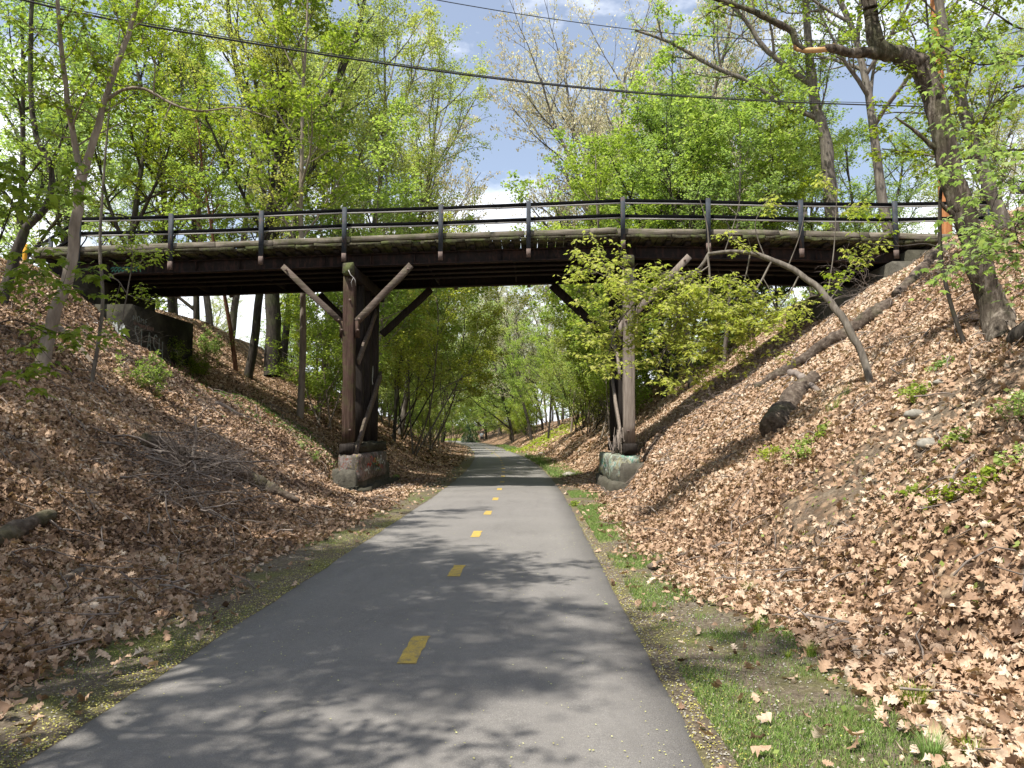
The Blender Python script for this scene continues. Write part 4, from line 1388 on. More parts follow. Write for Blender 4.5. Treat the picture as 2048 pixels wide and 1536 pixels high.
traced('smooth_trunk_tree', 'smooth grey tree leaning left behind the big rough barked one at the right', [
    ([(2010, 455, 50, y5), (1985, 395, 44, y5), (1965, 340, 42, y5), (1940, 260, 38, y5), (1912, 160, 34, y5), (1890, 80, 30, y5), (1872, -40, 26, y5)], 16, .3, 2.2),
], 'bark_grey', 'leaf_mid', size=.10, conf=cfg(**{**FC, 'lv': 4, 'kids': [8, 7, 4, 0], 'len': [1.15, .5, .45], 'leaf': 2, 'ang': [.9, .8, .8], 'up': [0, .03, 0, 0], 'wig': [.05, .12, .15, .2], 'step': [.5, .3, .25, .2], 'taper': [.4, .3, .3, .4], 't0': [.2, .2, .2], 'rmax': [.03, .012, .005], 'nl': 4}))
y6 = float(hit(1935, 690)[1])
traced('thin_sapling', 'thin dark sapling standing left of the big rough barked tree', [
    ([(1938, 696, 16, None), (1905, 620, 13, y6), (1885, 540, 12, y6), (1880, 480, 12, y6), (1882, 380, 10, y6), (1900, 330, 8, y6), (1890, 220, 8, y6), (1862, 100, 7, y6), (1850, -20, 6, y6)], 6, .5, .9),
    ([(1882, 497, 8, y6), (1850, 488, 6, y6), (1800, 492, 5, y6), (1740, 488, 4, y6), (1690, 478, 3, y6)], 3, .5, .4),
], 'bark_dark', 'leaf_mid', size=.07)
traced('overhanging_branch', 'leafy branch with broad leaves hanging in from the right edge', [
    ([(2130, 560, 8, 6.0), (2060, 500, 6, 6.0), (2010, 470, 4, 6.0)], 8, .1, .30),
    ([(2130, 560, 8, 6.0), (2080, 420, 6, 6.0), (2030, 455, 4, 6.0)], 6, .3, .25),
    ([(2160, 330, 10, 7.0), (2050, 300, 7, 7.0), (1960, 310, 5, 7.0), (1930, 330, 4, 7.0)], 5, .2, .3),
    ([(2160, 200, 10, 7.5), (2050, 170, 7, 7.5), (1980, 220, 5, 7.5), (1930, 330, 4, 7.5)], 5, .1, .35),
    ([(2160, 60, 10, 7.5), (2050, 60, 7, 7.5), (1980, 20, 5, 7.5), (1900, -20, 4, 7.5)], 7, .1, .6),
    ([(2160, 130, 10, 7.5), (2060, 110, 7, 7.5), (1960, 130, 5, 7.5), (1880, 90, 4, 7.5)], 6, .1, .5),
    ([(2160, 430, 8, 7.5), (2080, 380, 6, 7.5), (2020, 360, 4, 7.5), (1990, 400, 3, 7.5)], 5, .2, .3),
], 'bark_dark', 'leaf_mid', size=.07, wn=4, conf=cfg(**{**FC, 'nl': 3.5}), cat='branch')
# bent, half fallen tree in front of the right pier
y7 = float(hit(1745, 765)[1])
cf7 = cfg(**{**FC, 'nl': 6, 'leaf': 1, 'kids': [8, 6, 0], 'up': [0, .02, -.01]})
BENT = dict(WS=.55)
traced('bent_tree', 'pale bent tree arching over the right slope, its fresh leaves hanging before the right pier', [
    ([(1747, 770, 26, None), (1722, 705, 27, y7), (1690, 645, 27, y7 + .1), (1652, 592, 25, y7 + .3), (1600, 548, 22, y7 + .5), (1545, 520, 20, y7 + .7), (1480, 503, 16, y7 + .9), (1415, 508, 12, y7 + 1.1)], 2, .3, .35),
    ([(1418, 508, 14, y7 + 1.1), (1395, 540, 11, y7 + 1.1), (1340, 575, 8, y7 + 1.1), (1280, 600, 7, y7 + 1.1), (1235, 650, 6, y7 + 1.1), (1215, 720, 4, y7 + 1.1)], 32, .12, .9),
    ([(1395, 540, 8, y7 + 1.1), (1370, 600, 6, y7 + .9), (1340, 680, 5, y7 + .8), (1310, 740, 3, y7 + .8)], 14, .1, .8),
    ([(1300, 590, 6, y7 + 1.1), (1230, 560, 4, y7 + 1.0), (1170, 535, 3, y7 + 1.0)], 11, .1, .6),
    ([(1545, 520, 8, y7 + .7), (1500, 600, 6, y7 + .6), (1440, 680, 4, y7 + .6), (1390, 720, 3, y7 + .6)], 14, .15, .75),
    ([(1415, 508, 9, y7 + 1.1), (1420, 570, 7, y7 + 1.0), (1410, 640, 5, y7 + 1.0), (1400, 700, 3, y7 + 1.0)], 16, .15, .8),
    ([(1600, 548, 7, y7 + .5), (1570, 600, 5, y7 + .5), (1530, 640, 4, y7 + .5), (1490, 660, 3, y7 + .5)], 12, .2, .6),
    ([(1500, 510, 6, y7 + .8), (1480, 590, 4, y7 + .8), (1440, 640, 3, y7 + .8)], 12, .2, .7),
    ([(1418, 505, 7, y7 + 1.1), (1414, 450, 5, y7 + 1.1), (1400, 400, 3, y7 + 1.1)], 0),
    ([(1450, 502, 5, y7 + 1.0), (1470, 440, 3, y7 + 1.0), (1480, 400, 2, y7 + 1.0)], 0),
    ([(1530, 515, 5, y7 + .8), (1510, 450, 3, y7 + .8), (1535, 400, 2, y7 + .8)], 1, .7, .2),
    ([(1575, 535, 5, y7 + .6), (1600, 470, 3, y7 + .6), (1612, 410, 2, y7 + .6)], 0),
    ([(1655, 590, 6, y7 + .3), (1668, 500, 4, y7 + .3), (1672, 420, 3, y7 + .3), (1678, 340, 2, y7 + .3)], 2, .6, .2),
    ([(1660, 600, 5, y7 + .3), (1690, 560, 4, y7 + .3), (1730, 520, 2, y7 + .3)], 2, .4, .3),
], 'bark_grey', 'leaf_yellow', size=.078, conf=cf7, **BENT)

BG = cfg(lv=4, leaf=2, nl=5, step=[.6, .4, .3, .25], wig=[.05, .10, .14, .18], up=[0, .08, .05, .0], taper=[.4, .3, .3, .4],
         kids=[8, 7, 5, 0], t0=[.2, .2, .15], ang=[.75, .7, .8], len=[3.2, .5, .45], rmax=[.05, .02, .008], rmin=.005)
Yq = 28.0
traced('forking_dark_tree', 'big dark forking tree behind the left span, its crooked trunk splitting above the railing', [
    ([(545, 752, 40, Yq), (548, 640, 34, Yq), (540, 520, 32, Yq), (552, 420, 32, Yq), (572, 345, 30, Yq), (574, 290, 30, Yq)], 2, .9),
    ([(572, 340, 20, Yq), (556, 300, 18, Yq), (530, 262, 16, Yq), (500, 215, 13, Yq), (470, 120, 11, Yq), (455, 0, 9, Yq), (450, -120, 6, Yq)], 11, .2),
    ([(574, 292, 22, Yq), (566, 240, 20, Yq), (572, 160, 17, Yq), (560, 60, 14, Yq), (555, -60, 10, Yq)], 11, .2),
    ([(576, 300, 20, Yq), (600, 262, 18, Yq), (640, 215, 15, Yq), (690, 130, 12, Yq), (725, 20, 10, Yq), (745, -100, 6, Yq)], 11, .2),
], 'bark_dark', 'leaf_yellow', size=.085, wn=4, WS=.9, conf=BG)
Yq = 28.5
traced('tall_limbed_tree', 'tall grey tree behind the right span with long bare limbs reaching left against the sky', [
    ([(1672, 640, 36, Yq), (1668, 520, 30, Yq), (1662, 400, 28, Yq), (1650, 280, 26, Yq), (1628, 200, 22, Yq), (1618, 100, 18, Yq), (1608, -20, 14, Yq)], 9, .45),
    ([(1622, 168, 15, Yq), (1575, 135, 13, Yq), (1525, 92, 11, Yq), (1490, 40, 9, Yq), (1440, -10, 7, Yq)], 6, .3),
    ([(1630, 235, 12, Yq), (1560, 205, 11, Yq), (1500, 165, 10, Yq), (1420, 130, 9, Yq), (1340, 85, 7, Yq), (1270, 60, 5, Yq)], 6, .3),
], 'bark_grey', 'leaf_mid', size=.085, wn=4, WS=.9, conf=cfg(**{**BG, 'nl': 2.6}))

# ------------------------------------------------------------------ utility pole, cables, houses
def thing_mesh(name, mb, mat, label, cat, group=None, smooth=False, kind=None):
    v = np.concatenate(mb.v)
    c = v.mean(0); c[2] = v[:, 2].min()
    return mb.build(name, mat, None, smooth, label, cat, group, kind, tuple(c))


m = MB()
a = P(1893, 480, 24.5); b = P(1868, -40, 24.5)
m.tube([(a[0], a[1], 5.6), a, (a + b) / 2, b, b + nrm(b - a) * 1.5], [.19, .18, .16, .14, .13], 14)
up_ = empty('utility_pole', tuple(a), 'orange brown wooden utility pole behind the leaning rough barked tree', 'pole')
m.build('pole_shaft', M['pole_wood'], up_, True)
m = MB(); q = P(1872, 20, 24.5)
m.beam(q + (-1.0, -.2, .5), q + (1.0, -.2, .5), .09, .11); m.build('crossarm', M['bark_dead'], up_)
for k in (-.8, .8):
    m = MB(); m.tube([q + (k, -.2, .55), q + (k, -.2, .68)], [.04, .03], 8); m.build('insulator', M['girder'], up_)


def cable(pts, r, label):
    pts = np.array(pts); n = 40
    t = np.linspace(0, len(pts) - 1, n)
    L = np.stack([np.interp(t, range(len(pts)), pts[:, i]) for i in range(3)], -1)
    # smooth
    for _ in range(8): L[1:-1] = (L[:-2] + L[1:-1] * 2 + L[2:]) / 4
    m = MB(); m.tube(L, r, 6)
    return thing_mesh('overhead_cable', m, M['cable'], label, 'cable', None, True)


cable([P(-160, -60, 13), P(105, 20, 14), P(430, 75, 15.5), P(700, 118, 17), P(1000, 160, 19), P(1300, 190, 21), P(1600, 206, 23), P(1878, 214, 24.4)], .021,
      'thick overhead cable sagging from upper left to the utility pole')
cable([P(-160, -66, 13), P(105, 14, 14), P(430, 71, 15.5), P(700, 114, 17), P(1000, 157.5, 19), P(1300, 187.5, 21), P(1600, 203, 23), P(1878, 208, 24.4)], .010,
      'thin messenger wire running just on top of the thick overhead cable')
cable([P(780, -20, 17), P(870, 0, 18), P(1060, 32, 20), P(1280, 62, 22), P(1480, 78, 23), P(1660, 82, 24), P(1872, 80, 24.4)], .011,
      'thin overhead wire crossing the sky at the top right')
cable([P(90, 182, 16), P(210, 195, 16), P(370, 205, 17), P(530, 216, 18)], .008, 'short thin wire among the leaves at upper left')


def house(x, y, w, d, h, wall, label, rz=0):
    z = float(H(x, y)) - .2
    r = empty('house', (x, y, z), label, 'house'); r.rotation_euler = (0, 0, rz)
    def lb(name, mb, mat, par=None):
        return link(name, mb.mesh(name, M[mat]), par or r)
    m = MB(); m.box(-w / 2, w / 2, -d / 2, d / 2, 0, h, bev=.02); wl_ = lb('wall', m, wall)
    m = MB()
    m.add([(-w / 2 - .4, -d / 2 - .4, h), (w / 2 + .4, -d / 2 - .4, h), (w / 2 + .4, d / 2 + .4, h), (-w / 2 - .4, d / 2 + .4, h), (-w / 2 - .4, 0, h + d * .32), (w / 2 + .4, 0, h + d * .32),
           (-w / 2 - .4, -d / 2 - .4, h - .18), (w / 2 + .4, -d / 2 - .4, h - .18), (w / 2 + .4, d / 2 + .4, h - .18), (-w / 2 - .4, d / 2 + .4, h - .18)],
          [(0, 1, 5, 4), (2, 3, 4, 5), (0, 6, 7, 1), (1, 7, 8, 2), (2, 8, 9, 3), (3, 9, 6, 0), (6, 9, 8, 7)])
    m.f[3].append(np.array([(0, 4, 3), (1, 2, 5)])); lb('roof', m, 'shingle')
    for k in range(3):
        for zz in ([1.2] if h < 4 else [1.2, 4.0]):
            xk = -w / 2 + w * (k + .5) / 3
            m = MB(); m.box(xk - .5, xk + .5, -d / 2 - .05, -d / 2 + .02, zz, zz + 1.4); wd = lb('window', m, 'siding')
            m = MB(); m.box(xk - .42, xk + .42, -d / 2 - .06, -d / 2 + .01, zz + .08, zz + 1.32); link('pane', m.mesh('pane', M['glass']), wd)
    for zz in ([1.2] if h < 4 else [1.2, 4.0]):
        m = MB(); m.box(-w / 2 - .05, -w / 2 + .02, -.5, .5, zz, zz + 1.4); wd = lb('window', m, 'siding')
        m = MB(); m.box(-w / 2 - .06, -w / 2 + .01, -.42, .42, zz + .08, zz + 1.32); link('pane', m.mesh('pane', M['glass']), wd)
    return r


house(P(455, 700, 95)[0], 95, 12, 8, 5.0, 'siding', 'white house glimpsed between the trunks under the left span', .1)
house(P(2040, 300, 32.5)[0] + 4.4, 29, 8, 7, 5.2, 'siding_grey', 'grey house corner and eave at the right edge beyond the bridge', 0)
m = MB(); q = P(50, 505, 21)
m.tube([(q[0], q[1], 5.8), q, q + (0, 0, .25)], [.06, .06, .055], 10)
thing_mesh('trail_marker', m, M['yellow_plastic'], 'small yellow marker post at the left landing of the bridge', 'marker post')

# ------------------------------------------------------------------ fallen wood, brush, rocks, plants
def ground_line(pts, w, lift=0.0, sub=4):
    """pixel points laid on the ground: returns world points and radii"""
    out = []
    for (px, py) in pts:
        out.append(hit(px, py))
    out = np.array(out)
    t = np.linspace(0, len(out) - 1, (len(out) - 1) * sub + 1)
    L = np.stack([np.interp(t, range(len(out)), out[:, i]) for i in range(3)], -1)
    L[:, 2] = np.maximum(L[:, 2], H(L[:, 0], L[:, 1])) + lift
    ww = np.interp(t, range(len(out)), w) / 2 / F * L[:, 1]
    return L, ww


def log(name, pts, w, label, mat='bark_dead', lift=.03, cat='log', n=10, jit=.1):
    L, ww = ground_line(pts, w, lift)
    L = L + np.array([0, 0, 1]) * (ww * .5)[:, None]
    ww = ww * (1 + jit * rs.normal(size=len(ww)))
    # resample finely, then gnarl the surface
    t_ = np.linspace(0, len(L) - 1, len(L) * 5)
    L = np.stack([np.interp(t_, range(len(L)), L[:, i]) for i in range(3)], -1) + rs.normal(0, .15, (1, 3)) * ww.mean()
    wl_ = np.interp(t_, range(len(ww)), ww)
    m = MB(); m.tube(L, wl_, max(n, 12))
    v = m.v[0]; c = np.repeat(L, max(n, 12), 0)
    k = 1 + .6 * vnoise(v[:, 0] * 2 + v[:, 2] * 3, v[:, 1] * 2, 1.3, 71) + .22 * vnoise(v[:, 0] * 9, v[:, 1] * 4 + v[:, 2] * 9, 3, 72)
    m.v[0] = c + (v - c) * k[:, None]
    return thing_mesh(name, m, M[mat], label, cat, None, False)


log('fallen_log', [(285, 905), (370, 935), (470, 965), (530, 990), (598, 1016)], [30, 36, 38, 32, 10], 'long fallen log running downhill under the brush pile at left', 'bark_log', lift=.10)
log('fallen_log', [(-30, 1112), (40, 1078), (102, 1052)], [34, 36, 30], 'short grey log cut off by the lower left edge', 'bark_log')
log('fallen_log', [(130, 1172), (165, 1155)], [18, 18], 'small grey stub of a log in the leaves at lower left')
log('fallen_log', [(1515, 778), (1600, 735), (1690, 678), (1790, 610)], [20, 30, 34, 30], 'thick dark fallen trunk lying down the right slope behind the bent tree', 'bark_log', lift=-.02)
log('fallen_log', [(1790, 600), (1835, 560), (1880, 515), (1905, 497)], [18, 30, 30, 14], 'pale weathered log high on the right slope near the abutment', 'bark_log')
log('rotten_log', [(1545, 878), (1575, 835), (1600, 800), (1628, 772)], [44, 46, 46, 34], 'grey rotten log standing out of the leaves in the middle of the right slope', 'bark_log', lift=.03, jit=.05)
log('fallen_branch', [(1580, 752), (1610, 770), (1640, 790)], [16, 14, 8], 'pale dead branch just above the rotten log', 'twig_grey', cat='branch')
log('fallen_branch', [(1690, 825), (1720, 800), (1750, 782)], [6, 9, 10], 'curved dead branch below the foot of the bent tree', 'bark_dead', cat='branch')
log('fallen_branch', [(2040, 690), (2090, 680)], [44, 50], 'dark stump of a log at the right edge beside the rough barked tree', 'bark_dark')
log('fallen_branch', [(1300, 1142), (1350, 1122), (1400, 1105)], [9, 8, 5], 'grey branch lying across the edge of the grass at right', 'bark_dead', cat='branch')
log('fallen_branch', [(430, 812), (470, 832), (505, 842)], [10, 9, 5], 'pale dead branch lying on the left slope above the brush pile', 'twig_grey', cat='branch')
log('fallen_branch', [(105, 660), (150, 695), (185, 735)], [16, 14, 10], 'grey branch lying on the left slope beside the forked sapling', 'bark_dead', cat='branch')
log('fallen_branch', [(1900, 905), (1960, 908), (2048, 910)], [5, 6, 5], 'long thin stick on the right slope at the right edge', 'bark_dark', cat='branch')


def twigs(name, label, base, n, L, r, seed, up=.35, mat='twig_grey', spread=1.0, cat='brush pile', arch=-.05):
    T = Tree(seed)
    c = cfg(lv=3, leaf=9, kids=[5, 3, 0], t0=[.2, .3], ang=[.6, .6], len=[.55, .5], rmax=[.006, .004], rmin=.0025, step=[.15, .12, .1], wig=[.16, .2, .2], up=[arch, arch * .6, -.04], taper=[.35, .4, .5])
    base = np.array(base)
    for k in range(n):
        a = T.r.rand() * 6.28
        p = base + np.array([math.cos(a), math.sin(a), 0]) * T.r.rand() * spread * .45
        p[2] = float(H(p[0], p[1])) + .05 + .25 * T.r.rand()
        d = np.array([T.r.normal(), T.r.normal() * .8, up * (T.r.rand() * 1.6 - .3)])
        T.branch(p, d, L * (.35 + T.r.rand()), r * (.35 + 1.3 * T.r.rand() ** 2), 0, c)
    # keep everything on top of the ground
    for V in T.mb.v:
        g = H(V[:, 0], V[:, 1]) + .006
        V[:, 2] = np.maximum(V[:, 2], g)
    return thing_mesh(name, T.mb, M[mat], label, cat, None, True)


bp = hit(365, 945)
twigs('brush_pile', 'tangled pile of dead grey branches on the left slope beside the fallen log', bp, 70, 1.35, .018, 5, spread=1.6, up=.34)
bp2 = hit(330, 985)
twigs('brush_pile', 'lower tangle of thin dead twigs spilling downhill from the brush pile', bp2, 90, 1.15, .010, 6, spread=2.1, up=.22)
T = Tree(41)
a = hit(372, 938) + np.array([0, 0, .1])
T.branch(a + (.1, 0, .05), (.15, .1, 1), .75, .03, 0, cfg(lv=3, leaf=9, kids=[7, 4, 0], t0=[.3, .3], ang=[1.2, .7], len=[1.1, .5], rmax=[.016, .008], rmin=.003, step=[.15, .12, .1], wig=[.12, .14, .16], up=[-.02, -.10, -.08], taper=[.6, .3, .5]))
thing_mesh('dead_branch', T.mb, M['twig_grey'], 'forked dead branch sticking up out of the brush pile', 'branch', None, True)
twigs('twig_heap', 'sparse heap of dry twigs half way down the near right slope', hit(1640, 1150), 9, .6, .006, 8, spread=.6)
twigs('twig_heap', 'dry stalks hanging on the shaded edge of the right slope behind the bent tree', hit(1470, 805), 16, .7, .006, 9, spread=1.2, up=.3)
twigs('twig_heap', 'tangle of thin dead twigs under the right end of the bridge', hit(1730, 600), 16, 1.4, .008, 10, spread=1.6, up=.7, arch=-.05)
twigs('twig_heap', 'thin dead stems among the leaves below the left abutment', hit(250, 690), 12, 1.2, .009, 11, spread=1.4, up=.7, arch=-.05, mat='bark_dark')


def stick(name, pts, r, label):
    m = MB()
    for seg in pts:
        m.tube(np.array(seg), np.linspace(r, r * .5, len(seg)), 5)
    return thing_mesh(name, m, M['twig_grey'], label, 'stick', None, True)


ys_ = float(hit(1469, 1163)[1])
stick('pale_stick', [[hit(1469, 1166) - (0, 0, .05), P(1474, 1110, ys_), P(1482, 1052, ys_), P(1470, 1030, ys_), P(1450, 1018, ys_)], [P(1482, 1052, ys_), P(1515, 1035, ys_), P(1550, 1018, ys_)]], .006,
      'thin pale Y shaped stick standing in the leaves at the foot of the right slope')
ys_ = float(hit(1455, 770)[1])
stick('pale_stick', [[P(1400, 752, ys_), P(1455, 762, ys_), P(1478, 735, ys_), P(1492, 758, ys_)], [P(1425, 757, ys_), P(1450, 782, ys_ + .0)]], .009, 'pale bent stick poking out over the shaded dip on the right slope')
m = MB()
L, ww = ground_line([(1095, 868), (1050, 866), (1020, 870)], [5, 4, 2], .4)
log('fallen_branch', [(1022, 868), (1060, 862), (1085, 858)], [2, 3.2, 2.6], 'pale fallen tree limb far down the path on the right bank', 'bark_pale', lift=.3, cat='branch')


def rock(px, py, s, label, seed, mat='rock'):
    rr = np.random.RandomState(seed)
    p = hit(px, py)
    nu, nv = 10, 7
    V = []
    for j in range(nv + 1):
        for i in range(nu):
            th = math.pi * j / nv; ph = 2 * math.pi * i / nu
            n = np.array([math.sin(th) * math.cos(ph), math.sin(th) * math.sin(ph), math.cos(th)])
            V.append(p + n * s * np.array([1.2, .8, .55]) * (1 + .12 * rr.normal()) + (0, 0, s * .2))
    Q = [(j * nu + i, j * nu + (i + 1) % nu, (j + 1) * nu + (i + 1) % nu, (j + 1) * nu + i) for j in range(nv) for i in range(nu)]
    m = MB(); m.add(V, Q)
    return thing_mesh('rock', m, M[mat], label, 'rock', None, True)


rock(1858, 893, .11, 'rounded pale rock on the bare soil of the right slope', 1)
rock(1883, 768, .08, 'small tan rock above the bare soil on the right slope', 2)
rock(1825, 748, .07, 'small grey rock left of the tan one on the right slope', 3)
rock(1795, 818, .05, 'smallest pale stone beside the green weed on the right slope', 4)
rock(1830, 832, .10, 'flat dark stone near the rounded pale rock', 5)
rock(1084, 909, .22, 'pale rock at the foot of the right bank beyond the bridge', 6)
rock(1138, 953, .22, 'dark rock in the bridge shadow right of the path', 7)
rock(1560, 1258, .035, 'little stone among the leaves at lower right', 8)
for (px, py, s, l, mt) in [(128, 998, .035, 'scrap of white paper in the leaves at left', 'plastic_white'), (208, 778, .05, 'white plastic scrap at the foot of the thin sapling', 'plastic_white'),
                           (1948, 969, .03, 'blue and white scrap on the right slope near the edge', 'plastic_blue'), (190, 650, .05, 'white scrap on the left slope under the abutment', 'plastic_white')]:
    p = hit(px, py); m = MB()
    k = rs.randint(99); g = np.array([[(i / 4 - .5) * 2.2 * s, (j / 4 - .5) * 2 * s, 0] for i in range(5) for j in range(5)])
    g[:, 2] = .03 + .5 * s * rs.rand(25); g += p
    m.add(g, [(i * 5 + j, i * 5 + 5 + j, i * 5 + 6 + j, i * 5 + 1 + j) for i in range(4) for j in range(4)])
    thing_mesh('litter_scrap', m, M[mt], l, 'litter')


# ---- grass tufts and weeds
def tuft(px, py, n, h, label, seed):
    rr = np.random.RandomState(seed); p = hit(px, py)
    V = []; Fq = []; W = []
    for k in range(n):
        a = rr.rand() * 6.28; r0 = rr.rand() ** .5 * h * .28
        b = p + np.array([math.cos(a) * r0, math.sin(a) * r0, 0]); b[2] = float(H(b[0], b[1])) - .005
        a2 = a + rr.normal(0, .6); out = np.array([math.cos(a2), math.sin(a2), 0]); le = .15 + .6 * rr.rand(); hh = h * (.5 + .7 * rr.rand())
        sd = np.array([-out[1], out[0], 0]) * .0028
        for i in range(4):
            t = i / 3
            c = b + out * le * hh * t * t + np.array([0, 0, hh * (t - .25 * le * t * t)])
            wd = sd * (1 - t * .85)
            V += [c - wd, c + wd]; W += [0, 0]
        q = len(V) - 8
        for i in range(3): Fq.append((q + 2 * i, q + 2 * i + 1, q + 2 * i + 3, q + 2 * i + 2))
        rv = rr.rand(); W[-8:] = [rv] * 8
    me = make_mesh('grass_tuft', np.array(V) - p, np.array(Fq), M['grass'], {'rnd': W})
    link('grass_tuft', me, None, label, 'grass tuft', None, None, tuple(p))


for i, (px, py, n, h, l) in enumerate([
    (1828, 1425, 150, .16, 'dense grass tuft in the leaves at lower right'), (1862, 1520, 130, .15, 'grass tuft at the bottom edge right of the verge'),
    (1945, 1525, 90, .11, 'small grass tuft rightmost at the bottom edge'), (1623, 1312, 70, .10, 'grass tuft between verge and leaves above the dense one'),
    (1512, 1265, 60, .12, 'grass tuft farther up the verge edge'), (1500, 1190, 60, .13, 'slender grass tuft beside the pale Y shaped stick'),
    (1575, 1318, 50, .06, 'short grass tuft left of the taller one on the verge edge'), (1665, 830, 90, .26, 'grass tuft on the right slope beside the rotten log'),
    (1690, 800, 80, .24, 'darker grass tuft just above the one by the rotten log'), (1240, 1055, 60, .12, 'grass tuft where the right verge meets the slope'),
]):
    tuft(px, py, n, h, l, 100 + i)


def weed(px, py, s, label, seed, n=11, mat='leaf_bright'):
    p = hit(px, py); T = Tree(seed)
    c = cfg(lv=2, leaf=0, nl=26 / max(s, .3) * .5, kids=[5, 0], t0=[.2], ang=[.8], len=[.6], rmax=[.004], rmin=.002, step=[.08, .06], wig=[.1, .15], up=[.05, .03], taper=[.5, .5])
    for k in range(n):
        a = T.r.rand() * 6.28; q = p + np.array([math.cos(a), math.sin(a), 0]) * T.r.rand() * s * .8
        q[2] = float(H(q[0], q[1]))
        T.branch(q, (math.cos(a) * .5, math.sin(a) * .5, 1), s * (.4 + .5 * T.r.rand()), .003, 0, c)
    T.leaves(LQ, .042, .02, per=1)
    r = empty('weed', tuple(p), label, 'weed')
    link('stem', T.mb.mesh('stem', M['leaf_dark'], p), r); link('leaves', T.crown_mesh(M[mat], p, 'leaves'), r)


for i, (px, py, s, l) in enumerate([
    (1535, 925, .28, 'leafy green weed at the foot of the rotten log'), (1605, 918, .28, 'spreading green weed right of the rotten log foot'), (1640, 880, .22, 'small green weed above the spreading one'),
    (1828, 800, .2, 'green weed on the bare soil of the right slope'), (1884, 742, .16, 'green weed just above the tan rock'), (1830, 1000, .14, 'low green weed in the leaves below the bare soil'),
    (1880, 1005, .14, 'low green weed beside its twin below the bare soil'), (1920, 890, .16, 'green weed right of the rounded pale rock'), (2030, 840, .28, 'bushy green weed at the right edge of the slope'),
    (1950, 985, .18, 'green weed near the blue scrap'), (2035, 930, .16, 'green weed low at the right edge'), (1150, 1012, .12, 'little weed on the right verge near the bridge shadow'),
    (622, 918, .3, 'low weed on the left slope beside the footing'), (785, 965, .22, 'weed growing at the corner of the left footing step'), (690, 965, .22, 'mossy weed at the front foot of the left footing'),
]):
    weed(px, py, s, l, 200 + i)
# leafy low shrubs on the left slope under the bridge
for i, (px, py, s, l) in enumerate([(345, 735, .55, 'small leafy shrub below the left abutment'), (420, 720, .6, 'leafy shrub right of the small one under the bridge'), (300, 790, .5, 'thin shrub on the left slope below the abutment'), (395, 760, .5, 'low shrub among dark stems under the left span')]):
    p = hit(px, py)
    plant('lowshrub', 'low_shrub', p[0], p[1], l, 'shrub', None, s=s, bk='bark_dark', lf='leaf_mid')


def scatter_stuff(name, label, cat, n, sampler, tpl, size, mat, lift=.02, tilt=.6, rfun=None, seed=5):
    rr = np.random.RandomState(seed)
    X, Y = sampler(rr, n)
    Z = H(X, Y); e = .05
    N = nrm(np.stack([-(H(X + e, Y) - H(X - e, Y)) / (2 * e), -(H(X, Y + e) - H(X, Y - e)) / (2 * e), np.ones(len(X))], -1))
    vs, fs, ws, nv = [], [], [], 0
    which = rr.randint(len(tpl), size=len(X))
    for k, (tv, tf) in enumerate(tpl):
        s = which == k
        if not s.any(): continue
        m_ = s.sum()
        pos = np.stack([X[s], Y[s], Z[s]], -1) + N[s] * (lift * rr.rand(m_) ** 1.3)[:, None] + N[s] * .006
        nor = N[s] + rr.normal(0, tilt, (m_, 3)) * (1, 1, .4); tan = rr.normal(0, 1, (m_, 3))
        sz = size(rr, X[s], Y[s]) if callable(size) else size * (.6 + .8 * rr.rand(m_))
        rn = rfun(rr, X[s], Y[s]) if rfun else rr.rand(m_)
        v, f, w = inst(tv, tf, pos, nor, tan, sz, rn)
        vs.append(v); fs.append(f + nv); ws.append(w); nv += len(v)
    link(name, make_mesh(name, np.concatenate(vs), np.concatenate(fs), mat, {'rnd': np.concatenate(ws)}), None, label, cat, None, 'stuff')


# gravel on the verges
GR = [(np.array([(.5, 0, 0), (0, .45, 0), (-.5, 0, 0), (0, -.4, 0), (.05, 0, .35)]), np.array([(0, 1, 4), (1, 2, 4), (2, 3, 4), (3, 0, 4)]))]
def gravel_s(rr, n):
    Y = 2.2 + 11 * rr.rand(n) ** 1.4; U = np.where(rr.rand(n) < .35, -1, 1) * (1.62 + 1.1 * rr.rand(n) ** 1.5)
    return U + xc(Y), Y
scatter_stuff('gravel', 'small pebbles scattered on the bare soil beside the path', 'gravel', 5000, gravel_s, GR, .014, M['rock'], .002, .2, None, 33)

# footprints the litter must keep out of
def blocked(X, Y):
    b = (Y > YB - .5) & (Y < YF + .4) & (((X > XNL - .35) & (X < XNL + .6)) | ((X > XNR - .6) & (X < XNR + .5)))
    return b


def leaf_sampler(y0, y1, umax, dens_edge=.35):
    def f(rr, n):
        Y = y0 + (y1 - y0) * rr.rand(int(n * 1.5)); X0 = rr.rand(len(Y)) * 2 - 1
        U = X0 * umax
        X = U + xc(Y)
        vw = np.where(U < 0, verge_w(Y, -1), verge_w(Y, 1))
        au = np.abs(U)
        keep = (au > vw + .25 * rr.normal(size=len(Y)) * .6 + .35 * vnoise(X, Y, 1.8, 55)) | ((au > 1.62) & (rr.rand(len(Y)) < .018))
        # inside the view cone (plus margin) only
        keep &= (np.abs(X - .0) < .76 * Y + 1.2)
        keep &= ~blocked(X, Y)
        keep &= rr.rand(len(Y)) > soil_mask(X, Y) * (.74 + 1.1 * vnoise(X, Y, 1.5, 56))
        patch = vnoise(X, Y, .6, 57) + .6 * vnoise(X, Y, 2.0, 58)
        keep &= rr.rand(len(Y)) < np.clip(.85 + patch * .9, .3, 1)
        return X[keep], Y[keep]
    return f


def lit_rnd(rr, X, Y):
    base = .53 + .4 * vnoise(X, Y, .9, 61) + .25 * vnoise(X, Y, .35, 62) + .25 * vnoise(X, Y, 3.0, 63) + .10 * np.clip(X / 6, -1, 1)
    return np.clip(base + .27 * rr.normal(size=len(X)), 0, 1)


